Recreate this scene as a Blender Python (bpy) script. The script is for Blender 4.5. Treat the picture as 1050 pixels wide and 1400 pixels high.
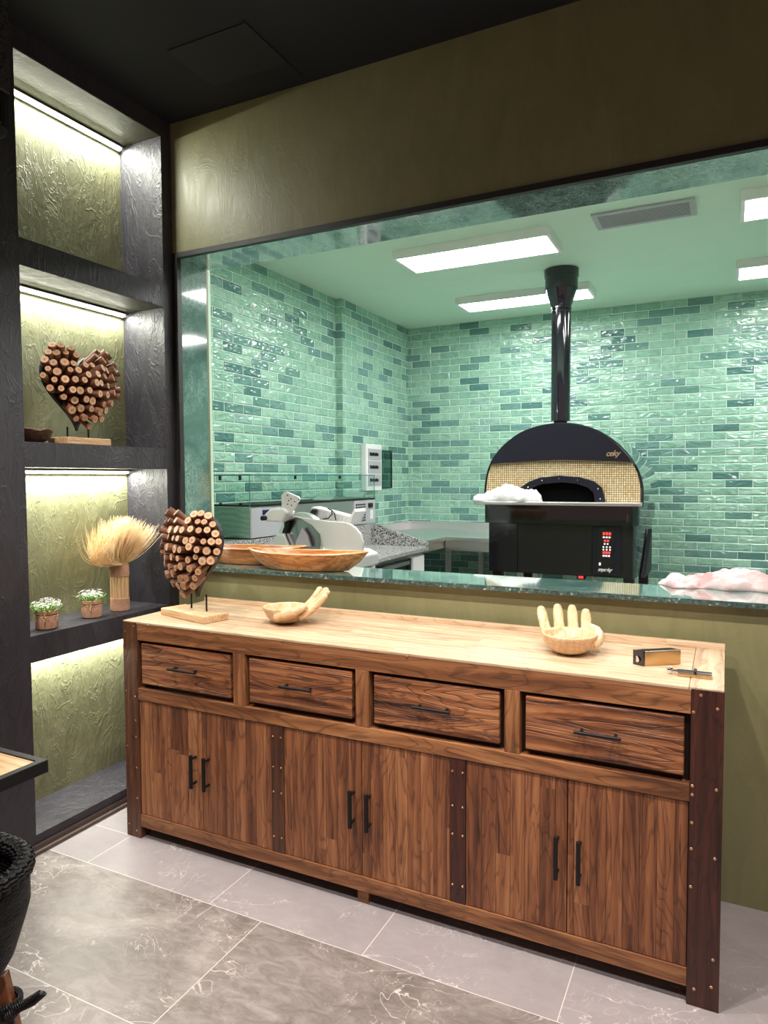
import bpy, bmesh, math, random
from math import sin, cos, pi, sqrt
from mathutils import Vector, Matrix
random.seed(7)
for o in list(bpy.data.objects): bpy.data.objects.remove(o)
C = bpy.context.scene.collection
SC = bpy.context.scene
# ------------------------------------------------------------------ camera
EYE = 1.5
YAW, PITCH, ROLL, FPX = -0.45880268, 0.0485093, -0.00473645, 949.638
def basis():
    cy, sy = cos(YAW), sin(YAW); cp, sp = cos(PITCH), sin(PITCH)
    f = Vector((sy*cp, cy*cp, -sp)); r = Vector((cy, -sy, 0)); u = r.cross(f)
    cr, sr = cos(ROLL), sin(ROLL)
    return cr*r+sr*u, -sr*r+cr*u, f
BR, BU, BF = basis()
cam = bpy.data.cameras.new('camera'); co = bpy.data.objects.new('camera', cam); C.objects.link(co)
co.matrix_world = Matrix(((BR.x, BU.x, -BF.x, 0), (BR.y, BU.y, -BF.y, 0), (BR.z, BU.z, -BF.z, EYE), (0, 0, 0, 1)))
cam.sensor_fit = 'HORIZONTAL'; cam.sensor_width = 36; cam.lens = 36*FPX/1050
cam.clip_start = .02
SC.camera = co
def at(px, py, Y):                      # measured point of the photo on the plane y = Y
    d = BF+(px-525)/FPX*BR-(py-700)/FPX*BU
    t = Y/d.y
    return Vector((d.x*t, Y, EYE+d.z*t))
# ------------------------------------------------------------------ world, lights, exposure
SC.view_settings.view_transform = 'Standard'; SC.view_settings.look = 'None'
SC.view_settings.gamma = 1; SC.view_settings.use_curve_mapping = False
SC.view_settings.exposure = 0.35
w = bpy.data.worlds.new('world'); SC.world = w; w.use_nodes = True
w.node_tree.nodes['Background'].inputs[0].default_value = (1, .66, .55, 1)
w.node_tree.nodes['Background'].inputs[1].default_value = .28
def spot(name, loc, tgt, watts, col, ang, blend=.6, rad=.04):
    l = bpy.data.lights.new(name, 'SPOT'); l.energy = watts; l.color = col; l.spot_size = math.radians(ang)
    l.spot_blend = blend; l.shadow_soft_size = rad
    o = bpy.data.objects.new(name, l); C.objects.link(o); o.location = loc
    o.rotation_euler = (Vector(tgt)-Vector(loc)).to_track_quat('-Z', 'Y').to_euler(); return o
def area(name, loc, sx, sy, watts, col, rot=(0, 0, 0)):
    l = bpy.data.lights.new(name, 'AREA'); l.shape = 'RECTANGLE'; l.size = sx; l.size_y = sy; l.energy = watts; l.color = col
    o = bpy.data.objects.new(name, l); C.objects.link(o); o.location = loc; o.rotation_euler = rot; return o
WARM = (1, .87, .78)
spot('downlight', (-1.75, 1.25, 3.18), (-1.65, 2.25, .6), 132, WARM, 78)
spot('downlight', (-.75, 1.25, 3.18), (-.75, 2.25, .6), 132, WARM, 78)
spot('downlight', (.35, 1.25, 3.18), (.2, 2.25, .6), 150, WARM, 78)
spot('downlight', (-1.3, .2, 3.18), (-1.3, 1.4, 0), 95, (1, .92, .88), 95)
spot('downlight', (.2, .2, 3.18), (.0, 1.5, 0), 80, (1, .9, .86), 95)
LEDC = (1, 1, .89)
for zz, ww in ((3.128, 10), (2.312, 7), (1.528, 9), (.745, 8.5)):
    area('led_light', (-2.715, 2.215, zz), .02, .74, ww, LEDC, (0, -math.radians(20), 0))
PANEL_STRENGTH = 19.5
# ------------------------------------------------------------------ node helpers
class N:
    def __init__(s, name):
        s.m = bpy.data.materials.new(name); s.m.use_nodes = True; s.t = s.m.node_tree; s.n = s.t.nodes
        s.b = s.n['Principled BSDF']; s.l = s.t.links
        s.tc = s.n.new('ShaderNodeTexCoord'); s.obj = s.tc.outputs['Object']
    def put(s, sock, v):
        if v is None: return
        if isinstance(v, bpy.types.NodeSocket): s.l.new(v, sock)
        else:
            try: sock.default_value = v
            except Exception: sock.default_value = (*v, 1)
    def ma(s, op, a, b=None, c=None):
        n = s.n.new('ShaderNodeMath'); n.operation = op
        s.put(n.inputs[0], a); s.put(n.inputs[1], b); s.put(n.inputs[2], c); return n.outputs[0]
    def sep(s, v):
        n = s.n.new('ShaderNodeSeparateXYZ'); s.l.new(v, n.inputs[0]); return n.outputs
    def comb(s, x=0, y=0, z=0):
        n = s.n.new('ShaderNodeCombineXYZ')
        for i, v in enumerate((x, y, z)): s.put(n.inputs[i], v)
        return n.outputs[0]
    def mapv(s, v, sc=(1, 1, 1), loc=(0, 0, 0), rot=(0, 0, 0)):
        n = s.n.new('ShaderNodeMapping'); s.l.new(v, n.inputs[0]); s.put(n.inputs['Scale'], sc); s.put(n.inputs['Location'], loc); s.put(n.inputs['Rotation'], rot); return n.outputs[0]
    def add(s, a, b):
        n = s.n.new('ShaderNodeVectorMath'); n.operation = 'ADD'; s.put(n.inputs[0], a); s.put(n.inputs[1], b); return n.outputs[0]
    def noise(s, v, scale=5, det=4, rough=.5, dist=0, out=0):
        n = s.n.new('ShaderNodeTexNoise'); s.l.new(v, n.inputs['Vector']); n.inputs['Scale'].default_value = scale
        n.inputs['Detail'].default_value = det; n.inputs['Roughness'].default_value = rough; n.inputs['Distortion'].default_value = dist
        return n.outputs[out]
    def white(s, v, out=0):
        n = s.n.new('ShaderNodeTexWhiteNoise'); n.noise_dimensions = '3D'; s.l.new(v, n.inputs[0]); return n.outputs[out]
    def wave(s, v, scale, dist, axis='X', det=2, ds=1):
        n = s.n.new('ShaderNodeTexWave'); s.l.new(v, n.inputs[0]); n.bands_direction = axis; n.inputs['Scale'].default_value = scale
        n.inputs['Distortion'].default_value = dist; n.inputs['Detail'].default_value = det; n.inputs['Detail Scale'].default_value = ds; return n.outputs[1]
    def vor(s, v, scale, feat='F1', out=0):
        n = s.n.new('ShaderNodeTexVoronoi'); n.feature = feat; s.l.new(v, n.inputs['Vector']); n.inputs['Scale'].default_value = scale; return n.outputs[out]
    def ramp(s, f, stops, interp='LINEAR'):
        n = s.n.new('ShaderNodeValToRGB'); s.l.new(f, n.inputs[0]); r = n.color_ramp; r.interpolation = interp
        while len(r.elements) < len(stops): r.elements.new(.5)
        for e, (p, c) in zip(r.elements, stops):
            e.position = p; e.color = (*c, 1) if len(c) == 3 else c
        return n.outputs[0]
    def mix(s, f, a, b, typ='MIX'):
        n = s.n.new('ShaderNodeMix'); n.data_type = 'RGBA'; n.blend_type = typ
        s.put(n.inputs[0], f); s.put(n.inputs[6], a if isinstance(a, bpy.types.NodeSocket) else (*a, 1)); s.put(n.inputs[7], b if isinstance(b, bpy.types.NodeSocket) else (*b, 1)); return n.outputs[2]
    def sm(s, v, lo, hi):
        n = s.n.new('ShaderNodeMapRange'); n.interpolation_type = 'SMOOTHSTEP'; s.put(n.inputs[0], v); n.inputs[1].default_value = lo; n.inputs[2].default_value = hi; return n.outputs[0]
    def bump(s, h, st=.3, dist=.01, nrm=None):
        n = s.n.new('ShaderNodeBump'); s.l.new(h, n.inputs['Height']); n.inputs['Strength'].default_value = st; n.inputs['Distance'].default_value = dist
        if nrm: s.l.new(nrm, n.inputs['Normal'])
        return n.outputs[0]
    def rnd(s):
        n = s.n.new('ShaderNodeObjectInfo'); return n.outputs['Random']
    def fin(s, col=None, rough=None, metal=None, nrm=None, **k):
        b = s.b
        s.put(b.inputs['Base Color'], col if isinstance(col, bpy.types.NodeSocket) or col is None else (*col, 1))
        s.put(b.inputs['Roughness'], rough); s.put(b.inputs['Metallic'], metal)
        if nrm: s.l.new(nrm, b.inputs['Normal'])
        for kk, v in k.items():
            s.put(b.inputs[kk.replace('_', ' ')], v)
        return s.m
def plain(name, col, rough=.5, metal=0., bump=0, bs=60, **k):
    n = N(name)
    nr = n.bump(n.noise(n.obj, bs, 3), bump, .003) if bump else None
    v = n.noise(n.obj, 9, 3)
    c = n.mix(n.ma('MULTIPLY', v, .25), col, tuple(x*.8 for x in col))
    return n.fin(c, rough, metal, nr, **k)
def emit(name, col, st):
    n = N(name); return n.fin((0, 0, 0), .5, 0, None, Emission_Color=(*col, 1), Emission_Strength=st)
# ---- wood
def wood(name, along, across, stops, plank=0.0, gs=1., rough=.5, streak=.5, bump=.35, tone=.5, contrast=1., rings=.42):
    n = N(name); s = n.sep(n.obj); ax = 'xyz'
    r0 = n.rnd()
    A = s[ax.index(along)]; B = s[ax.index(across)]; D = s[[i for i in range(3) if ax[i] not in (along, across)][0]]
    if plank:
        wob = n.ma('ADD', n.ma('DIVIDE', B, plank), n.ma('MULTIPLY', r0, 7.3))
        idx = n.ma('FLOOR', wob); fr = n.ma('FRACT', wob)
        # butt joints along the plank
        off = n.white(n.comb(idx, n.ma('MULTIPLY', r0, 31), 3.))
        seg = n.ma('FLOOR', n.ma('ADD', n.ma('MULTIPLY', A, 1.25), n.ma('MULTIPLY', off, 5.)))
        pr = n.white(n.comb(idx, seg, n.ma('MULTIPLY', r0, 97)))
        gap = n.ma('MINIMUM', fr, n.ma('SUBTRACT', 1., fr)); gap = n.sm(gap, 0, .035)
    else:
        pr = n.white(n.comb(n.ma('MULTIPLY', r0, 97), 1., 2.)); gap = None
    sh = n.ma('MULTIPLY', pr, 23.)
    v = n.comb(n.ma('ADD', n.ma('MULTIPLY', A, 1.3*gs), sh), n.ma('ADD', n.ma('MULTIPLY', B, 15*gs), sh), n.ma('MULTIPLY', D, 15*gs))
    g = n.noise(v, 1.3, 8, .68, .9)
    v2 = n.comb(n.ma('ADD', n.ma('MULTIPLY', A, 2.2*gs), sh), n.ma('ADD', n.ma('MULTIPLY', B, 11*gs), n.ma('MULTIPLY', g, .8)), n.ma('MULTIPLY', D, 11*gs))
    wv = n.wave(v2, .9, 6, 'Y', 3, .8)
    f = n.ma('ADD', n.ma('ADD', n.ma('MULTIPLY', n.ma('ADD', n.ma('MULTIPLY', n.ma('SUBTRACT', g, .5), 1.3*contrast), .36), 1.), n.ma('MULTIPLY', wv, .16*contrast)), n.ma('MULTIPLY', n.ma('SUBTRACT', pr, .5), tone))
    c = n.ramp(f, stops)
    v3 = n.comb(n.ma('ADD', n.ma('MULTIPLY', A, 4.), sh), n.ma('MULTIPLY', B, 130), n.ma('MULTIPLY', D, 130))
    fine = n.noise(v3, 1.2, 3, .6)
    dk = n.sm(fine, .60, .72)
    c = n.mix(n.ma('MULTIPLY', dk, streak), c, tuple(x*.35 for x in stops[0][1]))
    cn = n.noise(n.comb(n.ma('ADD', n.ma('MULTIPLY', A, 1.1), sh), n.ma('ADD', n.ma('MULTIPLY', B, 7.), sh), n.ma('MULTIPLY', D, 7.)), 1.15, 3, .45, .5)
    lf = n.ma('ABSOLUTE', n.ma('SUBTRACT', n.ma('FRACT', n.ma('MULTIPLY', cn, 16.)), .5))
    ln = n.ma('SUBTRACT', 1., n.sm(lf, .0, .17))
    c = n.mix(n.ma('MULTIPLY', ln, rings), c, tuple(x*.55 for x in stops[0][1]))
    h = n.ma('SUBTRACT', n.ma('SUBTRACT', n.ma('MULTIPLY', g, .6), n.ma('MULTIPLY', dk, .7)), n.ma('MULTIPLY', ln, rings*1.2))
    if gap is not None:
        c = n.mix(n.ma('MULTIPLY', n.ma('SUBTRACT', 1., gap), .45), c, tuple(x*.3 for x in stops[0][1]))
        h = n.ma('ADD', h, gap)
    return n.fin(c, rough, 0, n.bump(h, bump, .0025))
TK = [(.05, (.045, .015, .008)), (.28, (.15, .052, .022)), (.50, (.28, .108, .043)), (.75, (.42, .19, .082)), (.98, (.54, .29, .145))]
TKH = [(.10, (.06, .022, .010)), (.35, (.20, .078, .030)), (.6, (.36, .16, .063)), (.9, (.52, .28, .125))]
M = {}
M['door'] = wood('teak_door', 'z', 'x', TK, .047, 1, .55, .75, .6, .30, .85)
M['rail'] = wood('teak_rail', 'x', 'z', TKH, 0, .8, .5, .5, .35, .1)
M['drawer'] = wood('teak_drawer', 'x', 'z', [(.08, (.03, .010, .005)), (.34, (.17, .058, .023)), (.58, (.34, .135, .052)), (.88, (.50, .25, .11))], 0, 1.1, .5, .75, 1.0, .15, 1.3)
M['muntin'] = wood('teak_muntin', 'z', 'x', TKH, 0, 1, .5, .4, .3, .1)
M['post'] = wood('teak_post_brown', 'z', 'x', [(.1, (.030, .011, .006)), (.5, (.105, .040, .018)), (.95, (.21, .09, .04))], 0, 1, .5, .5, .35, .1)
M['postdark'] = wood('teak_post_red', 'z', 'x', [(.1, (.018, .006, .005)), (.5, (.060, .017, .011)), (.95, (.12, .042, .024))], 0, 1, .45, .5, .35, .1)
M['top'] = wood('teak_top', 'x', 'y', [(.1, (.26, .15, .085)), (.38, (.50, .35, .22)), (.6, (.62, .48, .33)), (.95, (.72, .60, .45))], .072, 1, .42, .45, .12, .16, .8, .25)
M['topend'] = wood('teak_top_end', 'y', 'x', [(.1, (.32, .20, .12)), (.5, (.56, .42, .28)), (.95, (.70, .58, .43))], 0, 1, .38, .3, .12, .1, .8)
M['table'] = wood('ash_table', 'x', 'y', [(.1, (.36, .20, .09)), (.5, (.58, .37, .19)), (.95, (.70, .50, .30))], .12, 1, .4, .3, .1, .15)
M['pale'] = wood('pale_block', 'x', 'y', [(.1, (.42, .25, .12)), (.5, (.60, .40, .22)), (.95, (.70, .52, .33))], 0, 2, .5, .3, .2, .1)
M['bowl'] = wood('acacia_bowl', 'x', 'y', [(.12, (.16, .045, .012)), (.4, (.42, .15, .04)), (.65, (.58, .27, .085)), (.95, (.68, .40, .18))], 0, 1.6, .3, .3, .05, .2)
M['bowlrim'] = wood('acacia_rim', 'x', 'y', [(.1, (.50, .26, .10)), (.6, (.68, .44, .22)), (.95, (.74, .54, .32))], 0, 1.6, .3, .2, .05, .2)
M['carve'] = wood('carved_hand', 'x', 'y', [(.1, (.45, .26, .12)), (.5, (.66, .45, .26)), (.95, (.78, .62, .43))], 0, 1.6, .33, .3, .02, .1, .8, .22)
M['leg'] = wood('chair_leg_wood', 'z', 'x', [(.1, (.10, .03, .012)), (.5, (.24, .085, .035)), (.95, (.36, .15, .07))], 0, 1.6, .45, .3, .1, .1)
M['darkbowl'] = wood('rough_dark_wood', 'x', 'z', [(.1, (.03, .011, .006)), (.5, (.11, .042, .02)), (.95, (.26, .13, .07))], 0, 2, .6, .6, .6, .1)
M['bark'] = wood('stick_bark', 'z', 'x', [(.1, (.06, .022, .012)), (.5, (.20, .080, .040)), (.95, (.42, .22, .12))], 0, 3, .6, .5, .6, .35)
n = N('stick_cut'); s = n.sep(n.obj)
rd = n.ma('SQRT', n.ma('ADD', n.ma('POWER', s[0], 2.), n.ma('POWER', s[1], 2.)))
nz = n.noise(n.add(n.obj, n.comb(n.ma('MULTIPLY', n.rnd(), 9.))), 120, 3)
f = n.ma('ADD', n.ma('MULTIPLY', rd, 55.), n.ma('MULTIPLY', nz, .6))
c = n.ramp(f, [(.25, (.16, .055, .02)), (.42, (.42, .20, .09)), (.75, (.58, .36, .19)), (.95, (.70, .50, .31)), (1., (.62, .42, .25))])
c = n.mix(n.ma('MULTIPLY', n.white(n.comb(n.rnd(), 3., 1.)), .6), c, (.30, .15, .075))
M['cut'] = n.fin(c, .6)
# ---- plaster
def plaster(name, c1, c2, rough=.5, st=.6, sc=(1, 1, 1), spec=.5):
    n = N(name)
    v = n.mapv(n.obj, sc)
    big = n.noise(v, 1.6, 4, .55, .6)
    st1 = n.noise(n.mapv(v, (1, 1, .28), rot=(.5, .3, .2)), 16, 6, .62, 1.4)
    st2 = n.noise(v, 55, 4, .6, .5)
    rid = n.ma('ABSOLUTE', n.ma('SUBTRACT', n.noise(n.mapv(v, (1, 1, .45), rot=(.9, .4, .1)), 7, 5, .6, 1.8), .5))
    rid = n.ma('SUBTRACT', 1., n.sm(rid, 0, .035))
    f = n.ma('ADD', n.ma('MULTIPLY', big, .6), n.ma('MULTIPLY', st1, .5))
    c = n.ramp(f, [(.3, c1), (.75, c2)])
    h = n.ma('ADD', n.ma('ADD', n.ma('MULTIPLY', st1, 1.0), n.ma('MULTIPLY', st2, .25)), n.ma('MULTIPLY', rid, .35))
    rg = n.ma('ADD', n.ma('MULTIPLY', st1, .35), rough-.17)
    return n.fin(c, rg, 0, n.bump(h, st, .012), Specular_IOR_Level=spec)
M['blackplaster'] = plaster('black_plaster', (.014, .013, .018), (.046, .043, .054), .50, .40)
M['oliveplaster'] = plaster('olive_plaster', (.165, .172, .092), (.32, .33, .185), .5, .40)
M['nichetop'] = plaster('niche_soffit_bounce', (.030, .031, .018), (.070, .071, .040), .6, .25)  # olive tint paints the light bounced up off the niche backs
M['olivewall'] = plaster('olive_wall_paint', (.148, .148, .070), (.225, .222, .108), .45, .09, (.8, .8, .8), .5)
M['ceilblack'] = plain('black_ceiling_paint', (.006, .0085, .014), .7)
M['ceilpatch'] = plain('black_ceiling_patch', (.010, .012, .018), .65)
M['ceilgreen'] = plain('green_ceiling_paint', (.64, .84, .68), .6)
# ---- zellige tile
def tile(name, u):
    n = N(name); s = n.sep(n.obj)
    U = s['xyz'.index(u)]; Z = s[2]
    row = n.ma('DIVIDE', n.ma('SUBTRACT', Z, .0097), .0667); ri = n.ma('FLOOR', row); rf = n.ma('FRACT', row)
    rr = n.white(n.comb(ri, 5., 1.))
    col = n.ma('ADD', n.ma('DIVIDE', n.ma('ADD', U, 20.), .205), n.ma('ADD', n.ma('MULTIPLY', n.ma('MODULO', ri, 2.), .5), n.ma('MULTIPLY', rr, .06)))
    ci = n.ma('FLOOR', col); cf = n.ma('FRACT', col)
    dz = n.ma('MULTIPLY', n.ma('MINIMUM', rf, n.ma('SUBTRACT', 1., rf)), .0667)
    du = n.ma('MULTIPLY', n.ma('MINIMUM', cf, n.ma('SUBTRACT', 1., cf)), .205)
    d = n.ma('MINIMUM', dz, du)
    tl = n.sm(d, .0016, .0030)
    idv = n.comb(ri, ci, 2.)
    r1 = n.white(idv); r2 = n.white(idv, 1); rs = n.sep(r2)
    base = n.ramp(r1, [(0, (.31, .55, .42)), (.28, (.36, .60, .47)), (.50, (.27, .50, .39)), (.68, (.14, .30, .26)), (.78, (.155, .32, .29)), (.88, (.085, .215, .195)), (.95, (.31, .51, .44))], 'CONSTANT')
    cloud = n.noise(n.add(n.obj, n.mapv(r2, (9, 9, 9))), 14, 4, .6, .8)
    base = n.mix(n.sm(cloud, .35, .75), base, n.mix(.35, base, (.05, .17, .14)))
    c = n.mix(tl, (.72, .86, .78), base)
    # hand-made relief: ripples, a pillowed edge and an individual tilt
    off = n.mapv(r2, (37, 37, 37))
    rip = n.noise(n.add(n.mapv(n.obj, (1, 1, 2.2) if u != 'z' else (1, 1, 1)), off), 11, 1.5, .45, .8)
    tilt = n.ma('ADD', n.ma('MULTIPLY', n.ma('SUBTRACT', rs[0], .5), n.ma('MULTIPLY', cf, .9)), n.ma('MULTIPLY', n.ma('SUBTRACT', rs[1], .5), n.ma('MULTIPLY', rf, .5)))
    edge = n.sm(d, .001, .009)
    h = n.ma('ADD', n.ma('ADD', n.ma('MULTIPLY', rip, 1.5), n.ma('MULTIPLY', edge, .55)), tilt)
    rg = n.ma('SUBTRACT', .75, n.ma('MULTIPLY', tl, .715))
    return n.fin(c, rg, 0, n.bump(h, .8, .012), Specular_IOR_Level=1.)
M['tilex'] = tile('green_zellige_back', 'x'); M['tiley'] = tile('green_zellige_side', 'y')
# ---- marbles
n = N('green_marble')
big = n.noise(n.obj, 3, 5, .6, .8)
v1 = n.ma('ABSOLUTE', n.ma('SUBTRACT', n.noise(n.mapv(n.obj, (1, 1.4, .8)), 11, 6, .62, 2.2), .5))
v2 = n.ma('ABSOLUTE', n.ma('SUBTRACT', n.noise(n.mapv(n.obj, (1, 1, 1), (4, 2, 7)), 34, 4, .6, 1.6), .5))
ve = n.ma('MAXIMUM', n.ma('MULTIPLY', n.ma('SUBTRACT', 1., n.sm(v1, 0, .035)), .75), n.ma('MULTIPLY', n.ma('SUBTRACT', 1., n.sm(v2, 0, .05)), .5))
c = n.mix(n.ma('MULTIPLY', ve, n.sm(big, .3, .7)), n.ramp(big, [(.3, (.045, .13, .115)), (.7, (.12, .25, .225))]), (.45, .62, .57))
M['marble'] = n.fin(c, .08, 0, None, Specular_IOR_Level=.9, Coat_Weight=1., Coat_Roughness=.05, Coat_IOR=1.7)
n = N('rough_marble_edge')
c = n.ramp(n.noise(n.obj, 90, 4), [(.35, (.012, .03, .028)), (.62, (.05, .10, .09)), (.75, (.45, .55, .52))])
M['marbleedge'] = n.fin(c, .6, 0, n.bump(n.noise(n.obj, 120, 3), .8, .004))
n = N('speckled_granite')
c = n.ramp(n.noise(n.obj, 120, 2, .7), [(.42, (.02, .02, .02)), (.48, (.25, .24, .24)), (.54, (.62, .61, .60))])
M['granite'] = n.fin(c, .25)
# ---- floor
n = N('grey_marble_floor'); s = n.sep(n.obj); X, Y = s[0], s[1]
strip = n.ma('GREATER_THAN', Y, 1.863)
rowm = n.ma('DIVIDE', n.ma('SUBTRACT', Y, 1.863), .518); rown = n.ma('FLOOR', rowm); rfr = n.ma('FRACT', rowm)
offm = n.ma('MULTIPLY', n.ma('MODULO', n.ma('ABSOLUTE', n.ma('ADD', rown, 1.)), 2.), .61)
cm = n.ma('DIVIDE', n.ma('ADD', n.ma('ADD', X, 1.393+12.2), offm), 1.22)
cs = n.ma('DIVIDE', n.ma('ADD', X, 2.237+12.2), .6105)
ix = n.ma('ADD', n.ma('MULTIPLY', strip, n.ma('FLOOR', cs)), n.ma('MULTIPLY', n.ma('SUBTRACT', 1., strip), n.ma('FLOOR', cm)))
dxm = n.ma('MULTIPLY', n.ma('MINIMUM', n.ma('FRACT', cm), n.ma('SUBTRACT', 1., n.ma('FRACT', cm))), 1.22)
dxs = n.ma('MULTIPLY', n.ma('MINIMUM', n.ma('FRACT', cs), n.ma('SUBTRACT', 1., n.ma('FRACT', cs))), .6105)
dx = n.ma('ADD', n.ma('MULTIPLY', strip, dxs), n.ma('MULTIPLY', n.ma('SUBTRACT', 1., strip), dxm))
dym = n.ma('MULTIPLY', n.ma('MINIMUM', rfr, n.ma('SUBTRACT', 1., rfr)), .518)
dys = n.ma('ABSOLUTE', n.ma('SUBTRACT', Y, 1.863))
dcut = n.ma('ADD', n.ma('ABSOLUTE', n.ma('SUBTRACT', Y, 2.09)), n.ma('MULTIPLY', n.ma('GREATER_THAN', X, -2.237), 1.))
dy = n.ma('ADD', n.ma('MULTIPLY', strip, n.ma('MINIMUM', dys, dcut)), n.ma('MULTIPLY', n.ma('SUBTRACT', 1., strip), dym))
jt = n.sm(n.ma('MINIMUM', dx, dy), .0008, .0022)
idv = n.comb(ix, rown, strip); r1 = n.white(idv); rv = n.mapv(n.white(idv, 1), (20, 20, 20))
P = n.add(n.obj, rv)
big = n.noise(n.mapv(P, (1, 1, 1), rot=(0, 0, .5)), 2.6, 6, .6, .8)
tx = n.noise(n.mapv(P, (1, 2.2, 1), rot=(0, 0, -.45)), 11, 9, .74, .9)
v1 = n.ma('ABSOLUTE', n.ma('SUBTRACT', n.noise(n.mapv(P, (1, 1.5, 1)), 3.2, 4, .55, 1.0), .5))
v2 = n.ma('ABSOLUTE', n.ma('SUBTRACT', n.noise(n.mapv(P, (1.3, .7, 1), (3, 5, 1)), 6.5, 4, .6, 1.2), .5))
ve = n.ma('MAXIMUM', n.ma('MULTIPLY', n.ma('SUBTRACT', 1., n.sm(v1, 0, .007)), .8), n.ma('MULTIPLY', n.ma('SUBTRACT', 1., n.sm(v2, 0, .006)), .5))
ve = n.ma('MULTIPLY', ve, n.sm(n.noise(P, 3.1, 3), .42, .62))
c = n.ramp(n.ma('ADD', n.ma('MULTIPLY', big, .5), n.ma('MULTIPLY', tx, .5)), [(.36, (.125, .107, .100)), (.5, (.235, .210, .198)), (.64, (.38, .350, .338))])
c2 = n.ramp(n.ma('ADD', n.ma('MULTIPLY', big, .6), n.ma('MULTIPLY', tx, .4)), [(.3, (.27, .245, .255)), (.7, (.38, .355, .365))])
c = n.mix(strip, c, c2)
c = n.mix(n.ma('MULTIPLY', n.ma('SUBTRACT', r1, .5), .25), c, (.2, .18, .16))
c = n.mix(ve, c, (.72, .68, .64))
c = n.mix(jt, (.62, .60, .56), c)
M['floor'] = n.fin(c, n.ma('ADD', .36, n.ma('MULTIPLY', tx, .2)), 0, n.bump(jt, .2, .002))
M['kfloor'] = plain('kitchen_floor_tile', (.38, .37, .36), .4)
# ---- metals and others
n = N('brushed_steel'); br = n.noise(n.mapv(n.obj, (2, 2, 60)), 6, 4)
M['steel'] = n.fin((.82, .80, .80), n.ma('ADD', .28, n.ma('MULTIPLY', br, .14)), 1., n.bump(br, .05, .002))
M['mirror'] = plain('polished_steel', (.62, .70, .66), .06, 1.)
M['paint'] = plain('white_paint_metal', (.88, .88, .87), .35)
M['alu'] = plain('cast_aluminium', (.74, .75, .74), .35, .45, .2, 200)
M['black'] = plain('black_metal', (.008, .008, .009), .5, 0, Specular_IOR_Level=.3)
M['gloss'] = plain('gloss_black_enamel', (.012, .012, .018), .07, 0, Specular_IOR_Level=.8)
M['satin'] = plain('satin_black_steel', (.020, .021, .034), .30, .3)
M['blackvoid'] = plain('unlit_depth_black', (.004, .004, .004), .9, Specular_IOR_Level=0.)  # flat black paints the darkness inside the oven mouth, vents and holes
M['darkgap'] = plain('recess_shade_brown', (.018, .008, .005), .7)  # near-black body colour paints the shade in the drawer and door gaps
M['plasticw'] = plain('white_plastic', (.80, .80, .80), .4)
M['plasticg'] = plain('grey_plastic', (.42, .42, .45), .45)
M['frame'] = plain('black_trim', (.010, .010, .011), .5, 0, .4, 300)
M['skirt'] = plain('brown_skirting', (.09, .065, .055), .5)
M['panel'] = emit('panel_light', (1, .99, .96), PANEL_STRENGTH)
M['led'] = emit('led_diffuser', (1, 1, .88), 11)
M['red'] = emit('red_digits', (1, .05, .04), 1.6)
M['whiteled'] = emit('white_indicator', (1, .9, .9), 1.2)
M['gold'] = plain('gold_lettering', (.75, .60, .35), .3, .8)
M['letter'] = plain('white_lettering', (.8, .8, .8), .4)
M['brass'] = plain('brass_rivet', (.60, .36, .20), .35, .7)
M['chrome'] = plain('chrome', (.75, .75, .75), .12, 1.)
M['goldmetal'] = plain('gold_metal', (.62, .42, .20), .22, .9)
M['satinsteel'] = plain('dull_blade_steel', (.34, .35, .36), .25, .9)
M['navy'] = plain('blue_display', (.02, .02, .12), .2)
def glass(name, col, rough=0., alpha=.15, thick=False):
    n = N(name); t = n.n.new('ShaderNodeBsdfTransparent'); t.inputs[0].default_value = (*col, 1)
    g = n.n.new('ShaderNodeBsdfGlossy'); g.inputs['Roughness'].default_value = rough
    fr = n.n.new('ShaderNodeLayerWeight')
    mx = n.n.new('ShaderNodeMixShader'); n.l.new(n.ma('ADD', n.ma('MULTIPLY', n.ma('POWER', fr.outputs[1], 5.), .6), alpha), mx.inputs[0]); n.l.new(t.outputs[0], mx.inputs[1]); n.l.new(g.outputs[0], mx.inputs[2])
    n.l.new(mx.outputs[0], n.n['Material Output'].inputs[0]); return n.m
M['glass'] = glass('clear_glass', (.93, .97, .96), 0, .02)
M['glassedge'] = plain('glass_edge', (.02, .20, .20), .15)
M['smoke'] = glass('smoked_plastic', (.60, .72, .69), .05, .03)
n = N('green_film'); wv = n.wave(n.mapv(n.obj, (1, 1, 1)), 9, 6, 'Z', 2, .7)
M['film'] = n.fin(n.mix(wv, (.20, .32, .26), (.25, .38, .31)), .25, .3, n.bump(wv, .3, .01))
# mosaic
n = N('beige_mosaic'); s = n.sep(n.obj)
sx = n.ma('FRACT', n.ma('DIVIDE', s[0], .0155)); sz = n.ma('FRACT', n.ma('DIVIDE', s[2], .0155))
idv = n.comb(n.ma('FLOOR', n.ma('DIVIDE', s[0], .0155)), n.ma('FLOOR', n.ma('DIVIDE', s[2], .0155)))
r = n.white(idv)
g = n.ma('MINIMUM', n.ma('MINIMUM', sx, n.ma('SUBTRACT', 1., sx)), n.ma('MINIMUM', sz, n.ma('SUBTRACT', 1., sz)))
g = n.sm(g, .07, .17)
M['mosaic'] = n.fin(n.mix(g, (.17, .10, .035), n.ramp(r, [(0, (.70, .50, .26)), (.5, (.84, .66, .40)), (1, (.90, .78, .54))])), .3, 0, n.bump(g, .4, .002))
n = N('burlap'); wv = n.ma('MULTIPLY', n.wave(n.obj, 140, 1, 'Z'), n.wave(n.obj, 140, 1, 'X'))
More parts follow.
